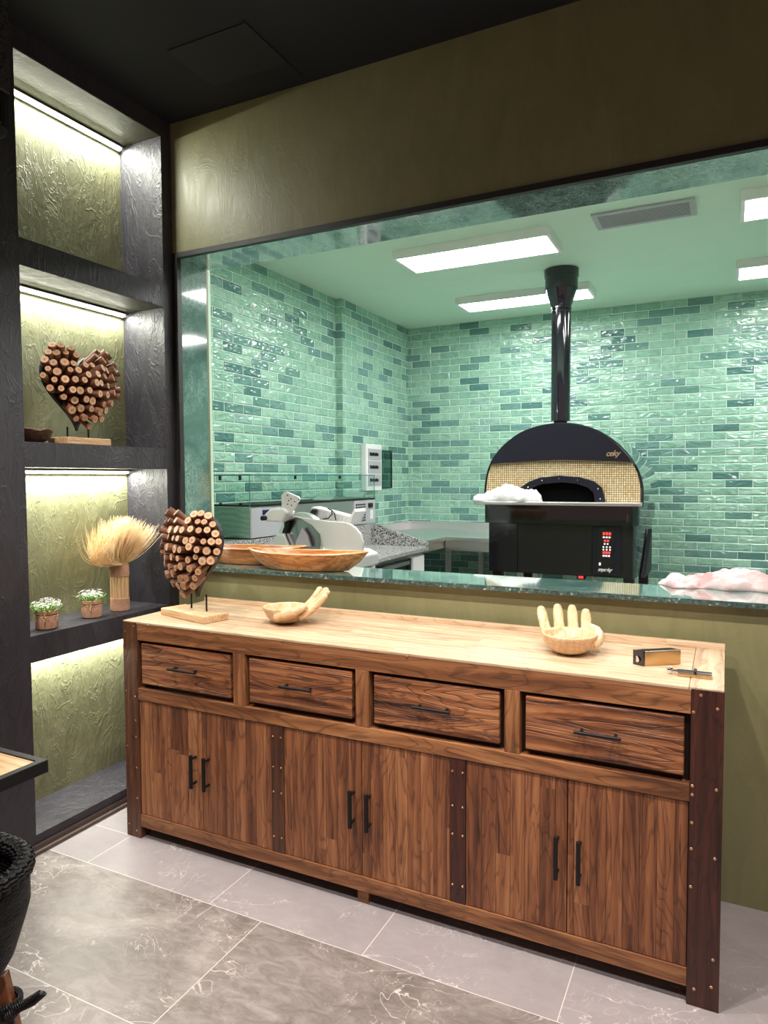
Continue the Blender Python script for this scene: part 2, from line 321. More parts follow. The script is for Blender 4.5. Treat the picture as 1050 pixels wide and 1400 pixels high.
M['burlap'] = n.fin(n.mix(n.ma('ADD', n.ma('MULTIPLY', wv, .5), n.ma('MULTIPLY', n.noise(n.obj, 40), .5)), (.28, .13, .07), (.72, .46, .30)), .9, 0, n.bump(wv, .6, .002))
n = N('straw'); nn = n.noise(n.mapv(n.obj, (90, 90, 3)), 3, 3)
M['straw'] = n.fin(n.ramp(nn, [(.3, (.36, .20, .08)), (.7, (.76, .56, .32))]), .75, 0, n.bump(nn, .6, .003))
n = N('plume'); M['plume'] = n.fin(n.ramp(n.noise(n.obj, 30, 2), [(.3, (.76, .50, .22)), (.7, (.93, .80, .55))]), .7)
M['leaf'] = plain('leaf_green', (.20, .46, .08), .5); M['petal'] = plain('white_petal', (.85, .86, .84), .6)
n = N('twisted_cord'); M['cord'] = n.fin((.012, .012, .013), .45, 0, n.bump(n.wave(n.obj, 90, 2, 'DIAGONAL'), .8, .004))
n = N('woven_black'); a1 = n.wave(n.mapv(n.obj, (1, 1, 1)), 42, 3, 'Z', 2, 3); a2 = n.noise(n.obj, 140, 3)
hh = n.ma('ADD', a1, n.ma('MULTIPLY', a2, .6))
M['weave'] = n.fin(n.mix(a1, (.002, .002, .0022), (.010, .010, .011)), .45, 0, n.bump(hh, .8, .005), Specular_IOR_Level=.15)
n = N('perforated_black'); s = n.sep(n.obj)
dd = n.vor(n.mapv(n.obj, (1, 1, 1)), 75)
M['perf'] = n.fin(n.mix(n.sm(dd, .25, .45), (.002, .002, .002), (.035, .035, .037)), .5, 0, n.bump(dd, .5, .003))
n = N('white_bag'); M['bag'] = n.fin((.86, .86, .86), .45, 0, n.bump(n.noise(n.obj, 25, 4, .6, 1), .5, .01))
n = N('pink_bag'); M['pinkbag'] = n.fin(n.mix(n.sm(n.noise(n.obj, 9, 3), .45, .65), (.52, .45, .45), (.50, .27, .28)), .35, 0, n.bump(n.noise(n.obj, 22, 4, .6, 1), .5, .01))
M['tan'] = plain('tan_skin_patch', (.72, .45, .28), .6)
# ------------------------------------------------------------------ mesh builder
class MB:
    def __init__(s): s.b = bmesh.new(); s.mi = 0
    def _f(s, vs):
        try: f = s.b.faces.new(vs); f.material_index = s.mi; return f
        except ValueError: return None
    def box(s, a, b, tf=None):
        x0, y0, z0 = a; x1, y1, z1 = b
        x0, x1 = min(x0, x1), max(x0, x1); y0, y1 = min(y0, y1), max(y0, y1); z0, z1 = min(z0, z1), max(z0, z1)
        P = [(x0, y0, z0), (x1, y0, z0), (x1, y1, z0), (x0, y1, z0), (x0, y0, z1), (x1, y0, z1), (x1, y1, z1), (x0, y1, z1)]
        v = [s.b.verts.new(tf @ Vector(p) if tf else p) for p in P]
        for q in ((0, 3, 2, 1), (4, 5, 6, 7), (0, 1, 5, 4), (1, 2, 6, 5), (2, 3, 7, 6), (3, 0, 4, 7)): s._f([v[i] for i in q])
        return s
    def tube(s, pts, rad, seg=10, cap=True, capmat=None, scale=(1, 1)):
        pts = [Vector(p) for p in pts]; n = len(pts)
        if not isinstance(rad, (list, tuple)): rad = [rad]*n
        rings = []; prev = None
        for i, p in enumerate(pts):
            d = (pts[min(i+1, n-1)]-pts[max(i-1, 0)]).normalized()
            if prev is None:
                up = Vector((0, 0, 1)) if abs(d.z) < .9 else Vector((1, 0, 0)); a = d.cross(up).normalized()
            else: a = (prev-d*prev.dot(d)).normalized()
            prev = a; b = d.cross(a)
            rings.append([s.b.verts.new(p+rad[i]*(scale[0]*cos(2*pi*k/seg)*a+scale[1]*sin(2*pi*k/seg)*b)) for k in range(seg)])
        for i in range(n-1):
            for k in range(seg): s._f([rings[i][k], rings[i][(k+1) % seg], rings[i+1][(k+1) % seg], rings[i+1][k]])
        if cap:
            m = s.mi
            if capmat is not None: s.mi = capmat
            s._f(rings[-1]); s.mi = m; s._f(list(reversed(rings[0])))
        return s
    def lathe(s, prof, c=(0, 0, 0), seg=32, sx=1, sy=1, closed=False, tf=None):
        rings = []
        for r, z in prof:
            if r < 1e-6: rings.append([s.b.verts.new(_t(tf, (c[0], c[1], c[2]+z)))])
            else: rings.append([s.b.verts.new(_t(tf, (c[0]+sx*r*cos(2*pi*k/seg), c[1]+sy*r*sin(2*pi*k/seg), c[2]+z))) for k in range(seg)])
        L = len(rings); rng = range(L if closed else L-1)
        for i in rng:
            A, B = rings[i], rings[(i+1) % L]
            for k in range(seg):
                k2 = (k+1) % seg
                if len(A) == 1 and len(B) == 1: continue
                if len(A) == 1: s._f([A[0], B[k2], B[k]])
                elif len(B) == 1: s._f([A[k], A[k2], B[0]])
                else: s._f([A[k], A[k2], B[k2], B[k]])
        return s
    def prism(s, poly, ax, a0, a1):         # polygon in the two other axes, extruded along ax
        def P(u, v, t):
            return {'x': (t, u, v), 'y': (u, t, v), 'z': (u, v, t)}[ax]
        A = [s.b.verts.new(P(u, v, a0)) for u, v in poly]; B = [s.b.verts.new(P(u, v, a1)) for u, v in poly]
        s._f(A); s._f(list(reversed(B)))
        for i in range(len(poly)): s._f([A[i], B[i], B[(i+1) % len(poly)], A[(i+1) % len(poly)]])
        return s
    def ball(s, c, r, sc=(1, 1, 1), u=12, v=8):
        mt = Matrix.Translation(c) @ Matrix.Diagonal((r*sc[0], r*sc[1], r*sc[2], 1))
        g = bmesh.ops.create_uvsphere(s.b, u_segments=u, v_segments=v, radius=1, matrix=mt)
        for vv in g['verts']:
            for f in vv.link_faces: f.material_index = s.mi
        return s
    def m(s, i): s.mi = i; return s
    def ring(s, x0, y0, x1, y1, t, z0, z1):      # rectangular frame lying flat, mitre-free, no overlaps
        o = [(x0, y0), (x1, y0), (x1, y1), (x0, y1)]; q = [(x0+t, y0+t), (x1-t, y0+t), (x1-t, y1-t), (x0+t, y1-t)]
        V = [[s.b.verts.new((a, b, z)) for a, b in p] for p in (o, q) for z in (z0, z1)]
        for i in range(4):
            j = (i+1) % 4
            s._f([V[0][i], V[0][j], V[1][j], V[1][i]]); s._f([V[2][j], V[2][i], V[3][i], V[3][j]])
            s._f([V[0][j], V[0][i], V[2][i], V[2][j]]); s._f([V[1][i], V[1][j], V[3][j], V[3][i]])
        return s
def _t(tf, p):
    return tf @ Vector(p) if tf else p
def obj(name, mb, mats, parent=None, smooth=False, bevel=0, keep=False, recalc=True):
    me = bpy.data.meshes.new(name)
    if recalc: bmesh.ops.recalc_face_normals(mb.b, faces=mb.b.faces)
    if smooth:
        for f in mb.b.faces: f.smooth = True
    off = Vector((0, 0, 0))
    if parent is not None and not keep:
        p = parent
        while p: off += p.location; p = p.parent
        bmesh.ops.translate(mb.b, verts=mb.b.verts, vec=-off)
    mb.b.to_mesh(me); mb.b.free()
    for mm in (mats if isinstance(mats, (list, tuple)) else [mats]): me.materials.append(mm)
    o = bpy.data.objects.new(name, me); C.objects.link(o)
    if parent is not None: o.parent = parent
    if smooth and smooth != 'all':
        md = o.modifiers.new('split', 'EDGE_SPLIT'); md.split_angle = math.radians(38)
    if bevel:
        b = o.modifiers.new('bevel', 'BEVEL'); b.width = bevel; b.segments = 2; b.limit_method = 'ANGLE'; b.angle_limit = math.radians(40)
    return o
def reorigin(o, p):
    p = Vector(p); o.data.transform(Matrix.Translation(-p)); o.location = p; return o
def thing(name, label, cat, loc=(0, 0, 0), rz=0, group=None):
    o = bpy.data.objects.new(name, None); C.objects.link(o); o.location = loc; o.rotation_euler = (0, 0, rz)
    o['label'] = label; o['category'] = cat; o.empty_display_size = .05
    if group: o['group'] = group
    return o
def tag(o, label, cat, group=None):
    o['label'] = label; o['category'] = cat
    if group: o['group'] = group
    return o
def struct(name, mb, mats, **k):
    o = obj(name, mb, mats, **k); o['kind'] = 'structure'; return o
# ------------------------------------------------------------------ the setting
XW, YW, YB = -2.475, 2.667, 2.915      # shelf wall face, serving wall face and its kitchen side
ZC, ZH = 3.235, 2.605                  # dining ceiling, underside of the header
KX, KY, KZ = -2.93, 6.5, 3.014         # kitchen left wall, back wall, ceiling
struct('floor', MB().box((-3.1, -2.5, -.05), (3.2, YW, 0)), M['floor'])
struct('floor_kitchen', MB().box((-3.1, YW, -.05), (3.2, KY+.1, 0)), M['kfloor'])
struct('ceiling', MB().box((-3.1, -2.5, ZC), (3.2, YB-.02, ZC+.05)), M['ceilblack'])
struct('ceiling_kitchen', MB().box((-3.1, YB, KZ), (3.2, KY+.1, KZ+.05)), M['ceilgreen'])
struct('trim_5', MB().box((-2.064, 2.215, ZC-.004), (-1.674, 2.50, ZC+.01)).box((-1.675, 2.20, ZC-.006), (-1.671, 2.61, ZC)), M['ceilpatch'])
# left wall: black plaster piers and bands round four niches with olive backs
NY0, NY1, XN = 1.829, 2.60, -2.745
nz = [(.068, .770), (.877, 1.553), (1.651, 2.337), (2.441, 3.153)]
struct('wall_left', MB().box((XN-.1, -2.5, 0), (XW, NY0, ZC)), M['blackplaster'])
struct('wall_left_corner', MB().box((XN-.1, NY1, 0), (XW, YW, ZC)), M['blackplaster'])
z0 = 0
for i_, (a, b) in enumerate(nz+[(ZC, 0)]):
    struct('trim_%d' % (10+i_), MB().box((XN-.1, NY0, z0), (XW, NY1, a)), M['blackplaster']); z0 = b
wb = MB()
for a, b in nz: wb.box((XN-.02, NY0, a), (XN, NY1, b))
struct('wall_left_niches', wb, M['oliveplaster'])
wt = MB()
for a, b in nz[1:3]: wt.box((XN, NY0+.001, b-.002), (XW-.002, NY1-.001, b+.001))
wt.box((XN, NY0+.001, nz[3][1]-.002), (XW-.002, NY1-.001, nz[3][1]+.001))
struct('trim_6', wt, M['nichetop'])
struct('baseboard_left', MB().box((XW, -2.5, 0), (XW+.030, YW-.002, .014)).box((XW, -2.5, .014), (XW+.012, YW-.002, .03)), M['skirt'])
# serving wall
JX = -2.445
struct('wall_back', MB().box((XW-.1, YW, ZH), (3.2, YB, ZC)).box((XW-.1, YW, 0), (3.2, YB, 1.055)).box((XW-.4, YW, 1.055), (JX-.022, YB, ZH)), M['olivewall'])
struct('trim_4', MB().box((XW, YW-.006, ZH-.018), (3.2, YW+.02, ZH+.006)).box((XW-.002, YW-.008, 1.0), (JX+.004, YW+.02, ZH)), M['frame'])
struct('trim_2', MB().box((JX, YW+.001, ZH-.016), (3.2, YB, ZH)), M['marble'])
struct('trim_3', MB().box((JX-.022, YW+.001, 1.055), (JX, YB-.04, ZH)), M['marble'])
sill = MB().m(0).box((JX, 2.632, 1.058), (3.2, YB, 1.075)).m(1).box((XW+.02, 2.628, 1.056), (3.2, 2.633, 1.0745))
tag(obj('serving_ledge', sill, [M['marble'], M['marbleedge']]), 'long polished green marble ledge with a rough dark front edge, above the sideboard', 'ledge')
# kitchen shell
struct('wall_kitchen_back', MB().box((-3.1, KY, 0), (3.2, KY+.1, KZ)), M['tilex'])
COL = 5.155
struct('wall_kitchen_left', MB().box((KX-.1, COL, 0), (KX, KY, KZ)).box((KX-.2, YB, 0), (KX-.058, COL, KZ)), M['tiley'])
struct('wall_kitchen_pier', MB().box((KX-.058, COL-.004, 0), (KX-.001, COL, KZ)), M['tilex'])
struct('wall_kitchen_front', MB().box((JX-.5, YB, 0), (JX-.022, YB+.02, KZ)).box((JX-.3, YB+.0, ZH), (3.2, YB+.01, KZ)), M['ceilgreen'])
struct('wall_kitchen_right', MB().box((2.3, YB, 0), (2.4, KY, KZ)), M['tiley'])
# ------------------------------------------------------------------ niche LED strips
def led(zt, where):
    t = thing('led_strip', where, 'light strip', (XN+.02, 2.215, zt-.012), 0, 'LED strips under the niche tops')
    o = obj('diffuser', MB().box((XN+.010, NY0+.01, zt-.022), (XN+.022, NY1-.01, zt-.013)), M['led'], t); o['label'] = 'glowing pale yellow diffuser'
    obj('channel', MB().box((XN+.001, NY0+.006, zt-.026), (XN+.009, NY1-.006, zt-.008)).box((XN+.009, NY0+.006, zt-.0125), (XN+.030, NY1-.006, zt-.008)), M['alu'], t)
led(nz[3][1], 'thin bright LED strip running along the back top edge of the highest wall niche')
led(nz[2][1], 'thin bright LED strip above the wooden heart in the wall niche')
led(nz[1][1], 'thin bright LED strip in the wall niche with the potted flowers')
led(nz[0][1], 'LED strip hidden under the shelf above the lowest wall niche')
# ------------------------------------------------------------------ kitchen ceiling lights
def panel(x0, y0, x1, y1, label, cut=.05):
    t = thing('ceiling_light', label, 'ceiling light', ((x0+x1)/2, (y0+y1)/2, KZ), 0, 'rectangular kitchen ceiling lights')
    zb = KZ-.055; f = .022
    obj('housing', MB().ring(x0, y0, x1, y1, f, zb, KZ-.0005).box((x0+f, y0+f, KZ-.012), (x1-f, y1-f, KZ-.001)), M['paint'], t)
    o = obj('diffuser', MB().box((x0+f, y0+f, zb+.004), (x1-f, y1-f, zb+.012)), M['panel'], t); o['label'] = 'glowing white diffuser'
panel(-2.03, 4.25, -.985, 4.63, 'rectangular white ceiling light in the kitchen, largest and nearest in full view')
panel(-2.08, 5.59, -.98, 5.92, 'white kitchen ceiling light partly hidden behind the black flue pipe')
panel(-2.06, 3.52, -.985, 3.885, 'white ceiling light of which only a thin strip shows beyond the marble header edge')
panel(.04, 4.20, 1.09, 4.57, 'white kitchen ceiling light cut off by the right edge, right of the air vent')
panel(.03, 5.54, 1.08, 5.90, 'white kitchen ceiling light at the right edge, just above the tiled back wall')
panel(.055, 3.46, 1.10, 3.835, 'white ceiling light at the right edge showing only a sliver beyond the marble header')
t = thing('air_vent', 'long grey slatted air vent in the green kitchen ceiling', 'air vent', (-.455, 4.32, KZ))
x0, x1, y0, y1 = -.732, -.183, 4.185, 4.45
obj('frame', MB().ring(x0, y0, x1, y1, .03, KZ-.012, KZ-.0005), M['plasticg'], t)
obj('backing', MB().box((x0+.02, y0+.02, KZ-.002), (x1-.02, y1-.02, KZ-.0005)), M['blackvoid'], t)
sl = MB()
for i in range(14): yy = y0+.036+i*.0148; sl.box((x0+.03, yy, KZ-.010), (x1-.03, yy+.007, KZ-.003))
obj('slats', sl, M['plasticg'], t)
# ------------------------------------------------------------------ sideboard
SX0, SX1, SY0, SY1, SZ = -2.25, .004, 2.089, 2.605, .915
sb = thing('sideboard', 'long rustic teak sideboard with four drawers above six plank doors', 'sideboard', ((SX0+SX1)/2, (SY0+SY1)/2, 0))
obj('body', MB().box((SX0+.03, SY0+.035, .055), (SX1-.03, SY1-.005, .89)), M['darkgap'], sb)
def post(x0, x1, y0, y1, mt): return obj('post', MB().box((x0, y0, 0), (x1, y1, SZ-.004)), mt, sb, bevel=.002)
post(SX0, SX0+.078, SY0, SY0+.06, M['post']); post(SX1-.084, SX1, SY0, SY0+.06, M['postdark'])
post(SX0, SX0+.06, SY1-.06, SY1, M['post']); post(SX1-.07, SX1, SY1-.06, SY1, M['post'])
xa, xb = SX0+.078, SX1-.084
obj('side_panel', MB().box((SX0+.006, SY0+.06, .05), (SX0+.028, SY1-.06, .9)), M['post'], sb)
obj('side_panel', MB().box((SX1-.028, SY0+.06, .05), (SX1-.006, SY1-.06, .9)), M['post'], sb)
tp = obj('top', MB().box((SX0+.001, SY0+.001, SZ-.010), (SX1-.090, SY1, SZ)), M['top'], sb, bevel=.002)
obj('top_end_board', MB().box((SX1-.089, SY0+.001, SZ-.010), (SX1-.001, SY1, SZ+.0005)), M['topend'], sb, bevel=.002)
obj('back_ledge', MB().box((SX0+.01, SY1-.022, SZ), (SX1, SY1+.004, SZ+.018)), M['top'], sb, bevel=.002)
obj('rail', MB().box((xa, SY0+.002, .838), (xb, SY0+.04, SZ-.010)), M['rail'], sb, bevel=.0015)
obj('rail', MB().box((xa, SY0+.001, .588), (xb, SY0+.04, .638)), M['rail'], sb, bevel=.0015)
obj('rail', MB().box((xa, SY0+.001, .051), (xb, SY0+.04, .104)), M['rail'], sb, bevel=.0015)
dr = [(-2.171, -1.680), (-1.623, -1.148), (-1.094, -.616), (-.565, -.080)]
for (a, b), (c, d) in zip(dr[:-1], dr[1:]):
    obj('muntin', MB().box((b+.001, SY0+.002, .6385), (c-.001, SY0+.04, .8375)), M['muntin'], sb, bevel=.0015)
def hbar(mb, x0, x1, z, y):
    mb.tube([(x0, y, z), (x1, y, z)], .0052, 10)
    for x in (x0+.018, x1-.018): mb.tube([(x, y, z), (x, y+.032, z)], .0045, 8)
def vbar(mb, x, z0, z1, y):
    mb.box((x-.0062, y-.005, z0), (x+.0062, y+.005, z1))
    for z in (z0+.016, z1-.016): mb.box((x-.004, y, z-.004), (x+.004, y+.034, z+.004))
for i, (a, b) in enumerate(dr):
    w0, w1 = a+.016, b-.016; z0, z1 = .657, .826; yf = SY0+.010
    m = MB(); yf = SY0+.006
    m.box((w0, yf, z0), (w1, yf+.028, z1))
    d = obj('drawer', m, M['drawer'], sb, bevel=.004)
    hx0, hx1 = [(-2.013, -1.871), (-1.471, -1.333), (-.935, -.800), (-.401, -.266)][i]
    hm = MB(); k = .986; hbar(hm, hx0*k, hx1*k, .745, yf-.030)
    h = obj('handle', hm, M['black'], d, smooth=True); h['label'] = 'slim black bar handle'
db = [(xa+.002, -1.8415), (-1.8385, -1.509), (-1.451, -1.1285), (-1.1255, -.799), (-.742, -.4195), (-.4165, xb-.002)]
hx = [-1.872, -1.808, -1.158, -1.093, -.446, -.379]
for (a, b), h_ in zip(db, hx):
    d = obj('door', MB().box((a, SY0+.006, .1055), (b, SY0+.030, .5865)), M['door'], sb, bevel=.0012)
    hm = MB(); vbar(hm, h_, .283, .416, SY0-.026); h = obj('handle', hm, M['black'], d, bevel=.001); h['label'] = 'slim black bar handle'
for a, b in ((-1.5075, -1.4525), (-.7975, -.7435)):
    obj('centre_stile', MB().box((a, SY0+.003, .104), (b, SY0+.03, .588)), M['postdark'] if a > -1 else M['post'], sb, bevel=.001)
obj('foot', MB().box((-1.153, SY0+.02, 0), (-1.11, SY0+.07, .052)), M['rail'], sb)
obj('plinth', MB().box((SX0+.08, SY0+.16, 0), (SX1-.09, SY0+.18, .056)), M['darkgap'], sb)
def rivet(x, z, r=.0045): obj('rivet', MB().lathe([(0, .0), (r, .0), (r*.8, .0012), (0, .0016)], seg=10, tf=Matrix.Translation((x, SY0+.0005, z)) @ Matrix.Rotation(pi/2, 4, 'X')), M['brass'], sb, smooth=True)
for z in (.895, .60, .50, .43, .30, .17, .03): rivet(SX0+.062 if z > .1 else SX0+.055, z)
for z in (.87, .62, .385, .05): rivet(SX0+.012, z, .003)
for x, z in ((-.055, .895), (-.013, .862), (-.073, .845), (-.012, .635), (-.073, .635), (-.073, .61), (-.073, .53), (-.073, .455), (-.073, .345), (-.013, .44), (-.013, .15), (-.06, .05), (-.016, .07)): rivet(x, z, .0048)
for xc in (-1.4975, -1.4625, -.788, -.753):
    for z in (.545, .43, .335, .165): rivet(xc, z, .0038)
for x in (-2.11, -1.78, -.95): rivet(x, .905, .004)
# ------------------------------------------------------------------ stick hearts
HP = [(16*sin(t)**3/16, (13*cos(t)-5*cos(2*t)-2*cos(3*t)-cos(4*t)+2.5)/14.6) for t in [2*pi*k/72 for k in range(72)]]
def inheart(u, v, poly=HP):
    c_ = False; n_ = len(poly)
    for i in range(n_):
        (x1, y1), (x2, y2) = poly[i], poly[(i+1) % n_]
        if (y1 > v) != (y2 > v) and u < (x2-x1)*(v-y1)/(y2-y1)+x1: c_ = not c_
    return c_
def make_heart(label, loc, rz, seed, rise, hb=.158, sc=1.):
    rnd = random.Random(seed)
    t = thing('heart_sculpture', label, 'sculpture', loc, rz, 'heart sculptures made of wooden sticks')
    L = Vector((0, 0, 0))
    def lob(name, mb, mats, par=t, **k): return obj(name, mb, mats, par, keep=True, **k)
    lob('base', MB().box((-hb, -.062, 0), (hb, .062, .030)), M['pale'], bevel=.003)
    for x in (-.048, .062): lob('rod', MB().tube([(x, .02, .028), (x, .02, rise+.02)], .0038, 8), M['black'], smooth=True)
    zc = rise+.174*sc+.004
    # black backing board
    lob('backing', MB().prism([(u*.178*sc, zc+v*.174*sc) for u, v in HP], 'y', .012, .030), M['frame'])
    st = []
    S = .170*sc; step = .200
    rows = int(2.6/step)
    for j in range(-rows, rows+1):
        for i in range(-9, 10):
            u = (i+(.5 if j % 2 else 0))*step+rnd.uniform(-.03, .03); v = j*step*.87+rnd.uniform(-.03, .03)
            if inheart(u*1.0, v*1.0): st.append((u, v))
    st = st[:98]
    for u, v in st:
        base = Vector((u*S*.93, .018, zc+v*S*.93)); d = Vector((sin(.95*u)*1.05+rnd.uniform(-.06, .06), -cos(.95*u)*cos(.8*v), sin(.85*v)+rnd.uniform(-.06, .06))).normalized()
        ln = .094+rnd.uniform(-.010, .010)-.012*(u*u+v*v); r = rnd.uniform(.0125, .0190)
        m = MB(); m.mi = 0
        m.tube([(0, 0, 0), (0, 0, ln-.002), (0, 0, ln)], [r*.95, r*1.02, r*.88], 12, True, 1)
        o = lob('stick', m, [M['bark'], M['cut']], smooth=True)
        # origin at the cut end so that rings centre on it
        o.rotation_euler = d.to_track_quat('Z', 'Y').to_euler(); o.location = base
    return t
make_heart('brown heart of bundled sticks on a pale block, standing on the sideboard', (-2.018, 2.262, SZ+.0005), -.255, 3, .080)
make_heart('brown heart of bundled sticks inside the lit wall niche, on a pale strip base', (-2.545, 2.150, 1.651), pi/2+.0, 8, .058, .115, .96)
# ------------------------------------------------------------------ carved hands
def make_hand(label, loc, rz):
    m = MB()
    prof = [(0, 0), (.034, .0005), (.060, .010), (.082, .030), (.094, .056), (.0965, .066), (.093, .070), (.086, .066), (.074, .044), (.053, .026), (.027, .017), (0, .015)]
    m.lathe(prof, (0, 0, 0), 40, .98, .94)
    for y, y2, ln, lift in ((.064, .088, .84, 1.0), (.024, .030, 1.0, 1.06), (-.020, -.020, 1.0, 1.04), (-.062, -.066, .90, .92)):
        pts = []; rr = []
        for k in range(10):
            q = k/9; x = .050+.135*ln*q-.02*q*q; z = .030+.004*q+.084*lift*q**1.35
            pts.append((x, y+(y2-y)*q, z))
            rr.append([.0200, .0200, .0195, .0188, .0194, .0186, .0180, .0186, .0176, .0145][k])
        m.tube(pts, rr, 16, True, None, (1.0, .72)); m.ball(pts[-1], rr[-1], (1, 1, .8), u=10, v=6)
    pts = [(-.045, -.070, .034), (-.010, -.090, .046), (.022, -.097, .058), (.050, -.090, .068), (.070, -.076, .074)]
    m.tube(pts, [.014, .0175, .0185, .0170, .013], 14, True); m.ball(pts[-1], .013, u=10, v=6)
    o = obj('hand_bowl', m, M['carve'])
    r = o.modifiers.new('remesh', 'REMESH'); r.mode = 'VOXEL'; r.voxel_size = .0028; r.use_smooth_shade = True
    s_ = o.modifiers.new('smooth', 'SMOOTH'); s_.iterations = 4; s_.factor = .5
    o.location = loc; o.rotation_euler = (0, 0, rz)
    return tag(o, label, 'bowl', 'carved wooden hand bowls')
make_hand('pale carved wooden hand bowl near the heart, fingers pointing up to the right', (-1.600, 2.335, SZ+.0012), .62)
make_hand('pale carved wooden hand bowl with upright spread fingers, beside the small metal box', (-.462, 2.325, SZ+.0012), 1.84)
# ------------------------------------------------------------------ oval wooden trays on the ledge
def tray(label, loc, rz, L, W, Hh):
    m = MB(); seg = 64
    def ring(a, b, z, p=1.6):
        out = []
        for k in range(seg):
            th = 2*pi*k/seg; c_, s_ = cos(th), sin(th)
            x = a*math.copysign(abs(c_)**(.90), c_); y = b*math.copysign(abs(s_)**p, s_)
            out.append((x, y, z+ (.012*(abs(x)/a)**3 if z > Hh*.8 else 0)))
        return out
    R = [ring(L*.30, W*.26, 0), ring(L*.34, W*.31, .004), ring(L*.43, W*.42, Hh*.55), ring(L*.5, W*.5, Hh), ring(L*.5-.004, W*.5-.003, Hh+.006), ring(L*.5-.015, W*.5-.011, Hh+.004), ring(L*.41, W*.38, Hh*.5), ring(L*.30, W*.25, .012)]
    V = [[m.b.verts.new(p) for p in r] for r in R]
    for i in range(len(V)-1):
        m.mi = 1 if i in (3, 4) else 0
        for k in range(seg): m._f([V[i][k], V[i][(k+1) % seg], V[i+1][(k+1) % seg], V[i+1][k]])
    m.mi = 0; m._f(list(reversed(V[0]))); m._f(V[-1])
    o = obj('wooden_tray', m, [M['bowl'], M['bowlrim']], smooth=True); o.location = loc; o.rotation_euler = (0, 0, rz)
    return tag(o, label, 'tray', 'oval wooden trays on the ledge')
tray('glossy orange-brown oval wooden tray on the marble ledge, in front of the slicer', (-1.750, 2.728, 1.0755), .16, .61, .21, .080)
tray('second oval wooden tray on the ledge, half hidden behind the heart and the front tray', (-2.140, 2.822, 1.0755), .20, .60, .20, .080)
# ------------------------------------------------------------------ small metal box, lock cylinder
t = thing('metal_box', 'small gold and silver box with a black end face, on the right of the sideboard', 'box', (-.190, 2.335, SZ))
t.rotation_euler = (0, 0, -.0)
A = Vector((-.249, 2.274)); B = Vector((-.218, 2.259)); Dd = Vector((.078, .098)).normalized()
# footprint: end face from A to B, long side towards D
Cc = B+Dd*.105; D2 = A+Dd*.105; hz = .046
Cc = Vector((-.120, 2.330)); D2 = Cc+(A-B)
m = MB(); lo, hi = SZ+.0005, SZ+hz
m.prism([tuple(A+(B-A)*.03), tuple(B), tuple(Cc), tuple(D2)], 'z', lo, hi-.002); obj('case', m, M['goldmetal'], t, bevel=.002)
m = MB(); m.prism([tuple(A), tuple(B), tuple(Cc), tuple(D2)], 'z', hi-.002, hi+.001); o = obj('lid', m, M['chrome'], t, bevel=.001); o['label'] = 'silver top'
nn = (A-Cc+B-D2).normalized()*.004
m = MB(); m.prism([tuple(A+nn*2), tuple(B+nn*2), tuple(B), tuple(A)], 'z', lo, hi+.002); cap = obj('end_cap', m, M['gloss'], t, bevel=.0015); cap['label'] = 'black end with a round lens'
mid = (A+B)/2+nn*2.2
m = MB(); d3 = Vector((nn.x, nn.y, 0)).normalized()
m.tube([Vector((mid.x, mid.y, SZ+.02)), Vector((mid.x, mid.y, SZ+.02))+d3*.002], .010, 16); obj('lens', m, M['chrome'], cap, smooth=True)
t = thing('lock_cylinder', 'brass and steel lock cylinder with a thumb turn, lying at the sideboard\'s right front corner', 'lock', (-.08, 2.20, SZ))
a0, a1 = Vector((-.122, 2.205, SZ+.0095)), Vector((-.030, 2.205, SZ+.0095))
obj('barrel', MB().tube([a0, a1], .0085, 16), M['chrome'], t, smooth=True)
obj('body', MB().box((-.122, 2.186, SZ+.0008), (-.030, 2.203, SZ+.0095)), M['goldmetal'], t, bevel=.002)
obj('cam', MB().lathe([(0, -.004), (.0115, -.004), (.0115, .004), (0, .004)], seg=16, tf=Matrix.Translation((-.074, 2.205, SZ+.0125)) @ Matrix.Rotation(pi/2, 4, 'Y')), M['black'], t, smooth=True)
obj('thumb_turn', MB().tube([(-.137, 2.205, SZ+.010), (-.122, 2.205, SZ+.010)], .005, 10).ball((-.143, 2.205, SZ+.0115), .011, (.9, .8, 1)), M['chrome'], t, smooth=True)
